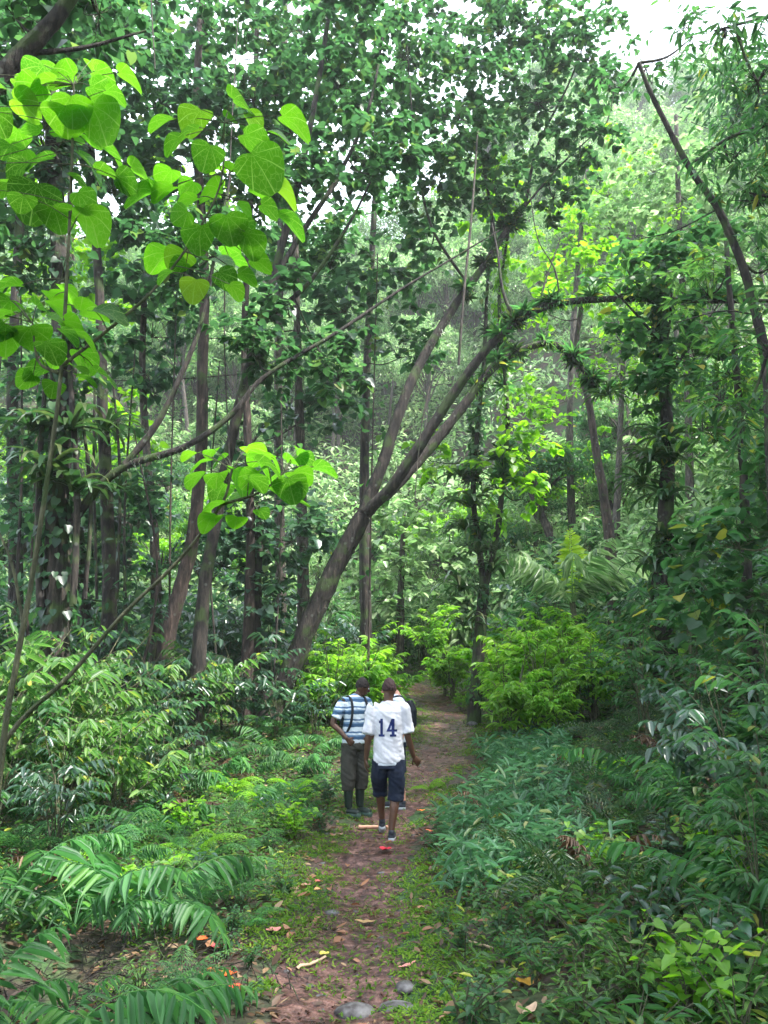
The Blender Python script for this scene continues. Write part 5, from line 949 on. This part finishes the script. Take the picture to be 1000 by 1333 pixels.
# --- third walker, mostly hidden behind the white shirt
g = on_ground(518, 1052); PB = empty('person', g); PB.scale = (.97, .97, .96); tag(PB, 'pale person with black backpack half hidden behind the numbered shirt', 'person', 'walkers on the path')
mb = MB()
loft(mb, [(Cc(0, 0, .86), .11, .13), (Cc(0, 0, 1.0), .11, .14), (Cc(0, 0, 1.14), .10, .13), (Cc(-.01, 0, 1.28), .11, .155), (Cc(-.01, 0, 1.38), .10, .16), (Cc(-.015, 0, 1.44), .07, .09), (Cc(-.02, 0, 1.48), .052, .052), (Cc(-.07, 0, 1.52), .05, .05)])
HC3 = Cc(-.115, .0, 1.545); F3 = (-.93, -.1, -.3); head(mb, HC3, F3)
NS, NE, NW = Cc(.02, -.18, 1.36), Cc(.065, -.24, 1.10), Cc(.045, -.30, .88); BS, BE, BW = Cc(.0, .18, 1.36), Cc(-.02, .23, 1.10), Cc(-.16, .12, .95)
for a_, b_, c_ in ((NS, NE, NW), (BS, BE, BW)): seg(mb, [a_ * [1, .8, 1], a_, (a_ + b_) / 2, b_, (b_ + c_) / 2, c_], [.05, .054, .046, .039, .035, .026])
hand(mb, NW, (.0, -.1, -1), (-1, 0, 0), thumb=1, curl=.5); hand(mb, BW, (-.6, -.2, -.3), (0, -.9, .2), thumb=-1, curl=.6)
seg(mb, [Cc(0, -.08, .9), Cc(.01, -.09, .68), Cc(.03, -.09, .46), Cc(.07, -.08, .1)], [.085, .075, .05, .036]); seg(mb, [Cc(0, .08, .9), Cc(-.03, .09, .68), Cc(-.05, .09, .46), Cc(-.04, .08, .1)], [.085, .075, .05, .036])
fuse(mb, 'body', SK_L, PB, .0055, 3); eyes(HC3, F3, PB); cap_hair('hair', HC3 + [0, 0, .008], HAIR, PB, 1.03, (.95, .1, 0), .2)
mb = MB(); loft(mb, [(Cc(0, 0, .85), .135, .165), (Cc(0, 0, 1.0), .132, .162), (Cc(0, 0, 1.14), .13, .158), (Cc(-.01, 0, 1.28), .132, .175), (Cc(-.01, 0, 1.38), .12, .17), (Cc(-.015, 0, 1.44), .085, .11), (Cc(-.02, 0, 1.47), .066, .07)], 28)
for a_, b_ in ((NS, NE), (BS, BE)): seg(mb, [a_ * [1, .75, 1], a_, (a_ + b_) / 2, a_ * .4 + b_ * .6], [.062, .076, .070, .072])
fuse(mb, 'shirt', GREYC, PB, .008, 3, .014, 11)
mb = MB(); loft(mb, [(Cc(0, 0, .78), .125, .16), (Cc(0, 0, .86), .12, .155), (Cc(0, 0, .93), .11, .14)], 24)
seg(mb, [Cc(0, -.08, .84), Cc(.01, -.09, .68), Cc(.025, -.09, .46)], [.10, .10, .092]); seg(mb, [Cc(0, .08, .84), Cc(-.03, .09, .68), Cc(-.045, .09, .46)], [.10, .10, .092])
fuse(mb, 'shorts', DENIM, PB, .008, 3, .018, 14)
mb = MB(); loft(mb, [(Cc(.165, 0, .98), .05, .12), (Cc(.185, 0, 1.08), .075, .14), (Cc(.185, 0, 1.26), .075, .145), (Cc(.16, 0, 1.38), .045, .11)], 20); fuse(mb, 'backpack', BLK, PB, .008, 4, .006, 12)
for q in (-1, 1):
    mb = MB(); Y_ = q * .105; seg(mb, [Cc(.11, Y_, 1.37), Cc(.03, Y_, 1.445), Cc(-.09, Y_, 1.40), Cc(-.142, Y_ * 1.05, 1.26), Cc(-.12, Y_ * 1.25, 1.10), Cc(.02, Y_ * 1.5, 1.02)], [.016] * 6, n=6); fuse(mb, 'strap', BLK, PB, .006, 2)
shoe(PB, (.09, -.08, .005), (-.10, -.10, .0), SHOE); shoe(PB, (-.03, .08, .0), (-.21, .06, .0), SHOE)

# ------------------------------------------------------------------ fallen leaves, sticks and stones on the path
land('the tan folded leaf', 475, 1205); land('the pale straight stick', 405, 1260); land('the broad flat stone', 518, 1318); land('the pink mossy leaf', 356, 1218); land('the peeled stick', 470, 1085); land('the orange leaf pair', 298, 1288); land('the path bend', 580, 970)
def solid_leaf(name, px, py, L, wd, col, az, label, curl=.35, rise=.02):
    p = on_ground(px, py); m = plain('fallen_' + name + str(px), col, .55, .25, 25); mb = MB()
    n = 9; s = np.linspace(0, 1, n); W = wd * np.sin(np.clip(s * .95 + .03, 0, 1) * math.pi) ** .75; V = []
    for i in range(n):
        x = (s[i] - .5) * L; z = rise + curl * L * (s[i] - .5) ** 2
        for q in (-1, -.45, 0, .45, 1): V.append([q * W[i] * L, x, z + .22 * W[i] * L * q * q * (1 + .5 * math.sin(i * 1.7 + q * 2))])
    Fq = [[i * 5 + j, i * 5 + j + 1, i * 5 + j + 6, i * 5 + j + 5] for i in range(n - 1) for j in range(4)]
    mb.add(V, np.array(Fq)); o = mb.build(name, m, smooth=True); o.location = p; o.rotation_euler = (0, 0, az)
    tag(o, label, 'leaf', 'large fallen leaves on and beside the path'); return o
solid_leaf('fallen_leaf', 475, 1205, .15, .24, (.34, .21, .09), 1.35, 'folded tan fallen leaf lying alone in the middle of the path')
solid_leaf('fallen_leaf', 502, 1110, .14, .45, (.55, .03, .05), 1.0, "vivid red fallen leaf just behind the white-shirted person's shoes", .5, .03)
solid_leaf('fallen_leaf', 288, 1280, .20, .30, (.62, .10, .02), 1.2, 'bright orange fallen leaf in the lower left litter', .7, .03)
solid_leaf('fallen_leaf', 308, 1296, .12, .4, (.58, .05, .03), .4, 'red orange fallen leaf just below the bright orange one', .5)
solid_leaf('fallen_leaf', 285, 1242, .16, .3, (.45, .07, .09), 1.4, 'crimson fallen leaf above the orange pair on the left bank')
solid_leaf('fallen_leaf', 262, 1232, .09, .5, (.60, .12, .03), .3, 'small orange fallen leaf left of the crimson one', .6, .03)
solid_leaf('fallen_leaf', 356, 1218, .11, .42, (.55, .22, .19), 2.2, 'pink fallen leaf on the mossy left edge of the path', .5)
solid_leaf('fallen_leaf', 410, 1072, .12, .45, (.75, .27, .02), .8, 'yellow orange fallen leaf by the feet of the striped-shirted person', .6, .03)
solid_leaf('fallen_leaf', 548, 1060, .10, .5, (.70, .20, .03), 1.8, 'orange fallen leaf right of the white-shirted person on the path edge', .6, .03)
solid_leaf('fallen_leaf', 562, 1086, .14, .3, (.40, .10, .04), 1.1, 'rusty fallen leaf in the grass right of the path', .5)
solid_leaf('fallen_leaf', 688, 1290, .13, .4, (.50, .26, .03), 1.5, 'ochre fallen leaf on the bare patch at lower right', .6, .03)
solid_leaf('fallen_leaf', 395, 1156, .13, .3, (.42, .20, .15), 1.6, 'dull pink fallen leaf on the left side of the path', .3)
solid_leaf('fallen_leaf', 414, 1163, .08, .4, (.50, .26, .10), .5, 'small tan curled leaf right of the dull pink one', .8)
solid_leaf('fallen_leaf', 415, 1152, .08, .5, (.42, .10, .08), .9, 'small dark red leaf on the left side of the path', .6)
solid_leaf('fallen_leaf', 530, 1262, .16, .12, (.55, .22, .19), 2.4, 'narrow pink fallen leaf at the right edge of the path', .3)
solid_leaf('fallen_leaf', 690, 1325, .18, .14, (.50, .34, .24), 2.6, 'long pale fallen leaf at the bottom right', .3)
LRED = leaf_mat('small_fallen_leaf', [(0, (.14, .06, .035)), (.5, (.25, .12, .07)), (.8, (.38, .17, .07)), (1, (.45, .08, .06))], trans=.15, rough=.55, tcol=(.4, .15, .05))
mbl = []
for v in range(5):
    mb = MB(); rr = rng(900 + v); leaves(mb, T_BR, [[0, 0, .02]], [[1, 0, .05]], [[0, rr.normal(0, .25), 1]], .085, curl=[rr.uniform(-.5, .5)]); mbl.append(mb.mesh('fallen_leaf', LRED))
r = rng(95)
for k in range(120):
    y = 4 + 12 * r.uniform() ** 1.4; x = pathx(y) + r.normal(0, .75); o = bpy.data.objects.new('fallen_leaf', mbl[k % 5]); COL.objects.link(o); o.location = [float(q) for q in G(x, y, .004)]; o.rotation_euler = (r.normal(0, .2), r.normal(0, .2), r.uniform(0, 6.3)); s = r.uniform(.5, 1.3); o.scale = (s,) * 3
    tag(o, None, 'leaf', 'small fallen leaves scattered on the path'); AUTO.append((o, 'small brown', 'fallen leaf'))
def stick(label, p0, p1, r0, m, knob=None, seed=1, name='stick'):
    a, b = on_ground(*p0), on_ground(*p1); mb = MB(); q = rng(seed); pts = [a + (b - a) * t + [q.normal(0, .008), q.normal(0, .008), r0 + .006 + q.uniform(0, .012)] for t in np.linspace(0, 1, 6)]
    tube(mb, np.array(pts) - a, [r0, r0 * .7], 7, 3, .1, seed); o = mb.build(name, m, smooth=True); o.location = a
    tag(o, label, name, 'sticks lying on the ground')
    return o
PALE = plain('pale_wood', (.42, .30, .20), .7, .25, 18); PINK = plain('pinkish_wood', (.55, .30, .20), .6, .25, 10)
stick('pale straight stick pointing at the yellow tip on the lower path', (386, 1272), (424, 1252), .011, PALE, seed=2)
stick('thick pinkish peeled stick lying across the path under the walkers', (465, 1081), (505, 1082), .022, PINK, seed=3)
stick('pale stick on the bare patch right of the path', (602, 1228), (638, 1242), .010, PALE, seed=4)
stick('brown twig slanting out of the dark hollow at lower left', (60, 1255), (120, 1190), .007, M['twig'], seed=5)
stick('short bleached twig crossing the dark hollow at lower left', (120, 1262), (165, 1252), .007, PALE, seed=6)
stick('thin dead twig lying among the herbs at right', (690, 1195), (835, 1165), .008, M['twig'], seed=7)
solid_leaf('fallen_leaf', 422, 1250, .07, .5, (.50, .45, .08), .9, 'yellow scrap of leaf at the tip of the pale straight stick', .6, .02)
STONE = plain('grey_stone', (.055, .045, .045), .6, .35, 14, .9, .35, (.15, .145, .15))
def stone(px, py, sx, sy, sz, seed, label):
    p = on_ground(px, py); q = rng(seed); mb = MB(); nu, nv = 18, 9; V = []
    for i in range(nv):
        th = math.pi * (i + .5) / nv
        for j in range(nu):
            a = 2 * math.pi * j / nu; f = 1 + .22 * float(vnoise(math.cos(a) * 2 + seed, math.sin(a) * 2 + math.cos(th), 1, seed)); V.append([sx * math.sin(th) * math.cos(a) * f, sy * math.sin(th) * math.sin(a) * f, sz * math.cos(th)])
    i = np.arange(nv - 1)[:, None] * nu; j = np.arange(nu)[None]; j2 = (j + 1) % nu; mb.add(V, np.stack(np.broadcast_arrays(i + j, i + nu + j, i + nu + j2, i + j2), -1).reshape(-1, 4))
    mb.add(V[:nu], np.arange(nu)[None]); mb.add(V[-nu:], np.arange(nu)[::-1][None]); o = mb.build('stone', STONE, smooth=True); o.location = [p[0], p[1], p[2] + sz * .15]; tag(o, label, 'stone', 'stones set in the path'); return o
stone(518, 1318, .12, .12, .035, 1, 'broad flat grey brown stone set in the bottom of the path'); stone(463, 1322, .11, .09, .05, 2, 'blue grey stone at the bottom left of the path'); stone(527, 1288, .06, .08, .03, 3, 'smaller grey stone directly above the broad flat one')
stone(432, 1190, .06, .05, .025, 4, 'small blue grey stone near the tan folded leaf'); stone(615, 945, .12, .1, .08, 5, 'brown stone at the foot of the forked tree'); stone(645, 944, .1, .08, .07, 6, 'low stone right of the forked tree foot')
r = rng(97); sm = []
for v in range(4): o = stone(470, 1150 + v, .03, .025, .014, 20 + v, 'x'); sm.append(o.data); bpy.data.objects.remove(o)
for k in range(110):
    y = 3.9 + 9 * r.uniform() ** 1.3; x = pathx(y) + r.normal(0, .34); o = bpy.data.objects.new('pebble', sm[k % 4]); COL.objects.link(o); o.location = [float(q) for q in G(x, y, .003)]; o.rotation_euler = (0, 0, r.uniform(0, 6)); s = r.uniform(.25, 1.0) ** 1.5 + .15; o.scale = (s * r.uniform(.8, 1.5), s, s * .8)
    tag(o, None, 'pebble', 'pebbles in the mud of the path'); AUTO.append((o, 'small grey', 'pebble'))

# ------------------------------------------------------------------ haze
hb = MB(); x0, x1, y0, y1, z0, z1 = -205, 205, -65, 305, -8, 150
hb.add([[x0, y0, z0], [x1, y0, z0], [x1, y1, z0], [x0, y1, z0], [x0, y0, z1], [x1, y0, z1], [x1, y1, z1], [x0, y1, z1]], np.array([[0, 3, 2, 1], [4, 5, 6, 7], [0, 1, 5, 4], [1, 2, 6, 5], [2, 3, 7, 6], [3, 0, 4, 7]]))
hm, t = mat('haze_air'); pv = t.nodes.new('ShaderNodeVolumePrincipled'); pv.inputs['Density'].default_value = .0011; pv.inputs['Color'].default_value = (.93, .97, 1, 1); pv.inputs['Anisotropy'].default_value = .3
ho = t.nodes.new('ShaderNodeOutputMaterial'); t.links.new(pv.outputs[0], ho.inputs['Volume'])
tag(hb.build('haze', hm), 'pale humid air veiling the far hillside', 'haze', kind='stuff')

# ------------------------------------------------------------------ labels of the repeats
bpy.context.view_layer.update()
def auto_label():
    rows = []
    for o, adj, noun in AUTO:
        p = proj(np.array(o.matrix_world.translation)); best = min(LAND, key=lambda l: (l[1] - p[0]) ** 2 + (l[2] - p[1]) ** 2)
        dx, dy = p[0] - best[1], p[1] - best[2]; dist = math.hypot(dx, dy)
        rel = ('right of' if dx > 0 else 'left of') if abs(dx) > abs(dy) * .8 else ('below' if dy > 0 else 'above')
        if p[2] > 26: rel = rel.replace('above', 'far beyond and above').replace('below', 'far beyond and below').replace('right of', 'far behind, right of').replace('left of', 'far behind, left of')
        rows.append((o, f'{adj} {noun}', f'{rel} {best[0]}', dist))
    grp = {}
    for row in rows: grp.setdefault((row[1], row[2]), []).append(row)
    ordn = ['nearest', 'second nearest', 'third nearest', 'fourth nearest', 'fifth nearest', 'sixth nearest', 'seventh nearest', 'eighth nearest', 'ninth nearest', 'tenth nearest', 'eleventh nearest', 'twelfth nearest', 'thirteenth nearest', 'fourteenth nearest', 'fifteenth nearest', 'sixteenth nearest', 'seventeenth nearest', 'eighteenth nearest', 'nineteenth nearest', 'twentieth nearest']
    for (a, b), rs in grp.items():
        rs.sort(key=lambda q: q[3])
        for i, q in enumerate(rs):
            q[0]['label'] = f'{a} {b}' if len(rs) == 1 else (f'{a} {b}, {ordn[i]} to it' if i < 20 else f'{a} farther {b}, past the nearer score')
auto_label()
for o, _a, _n in AUTO:
    if len(o['label'].split()) > 16: o['label'] = o['label'].replace(' to it', '').replace('far behind, ', 'far ')
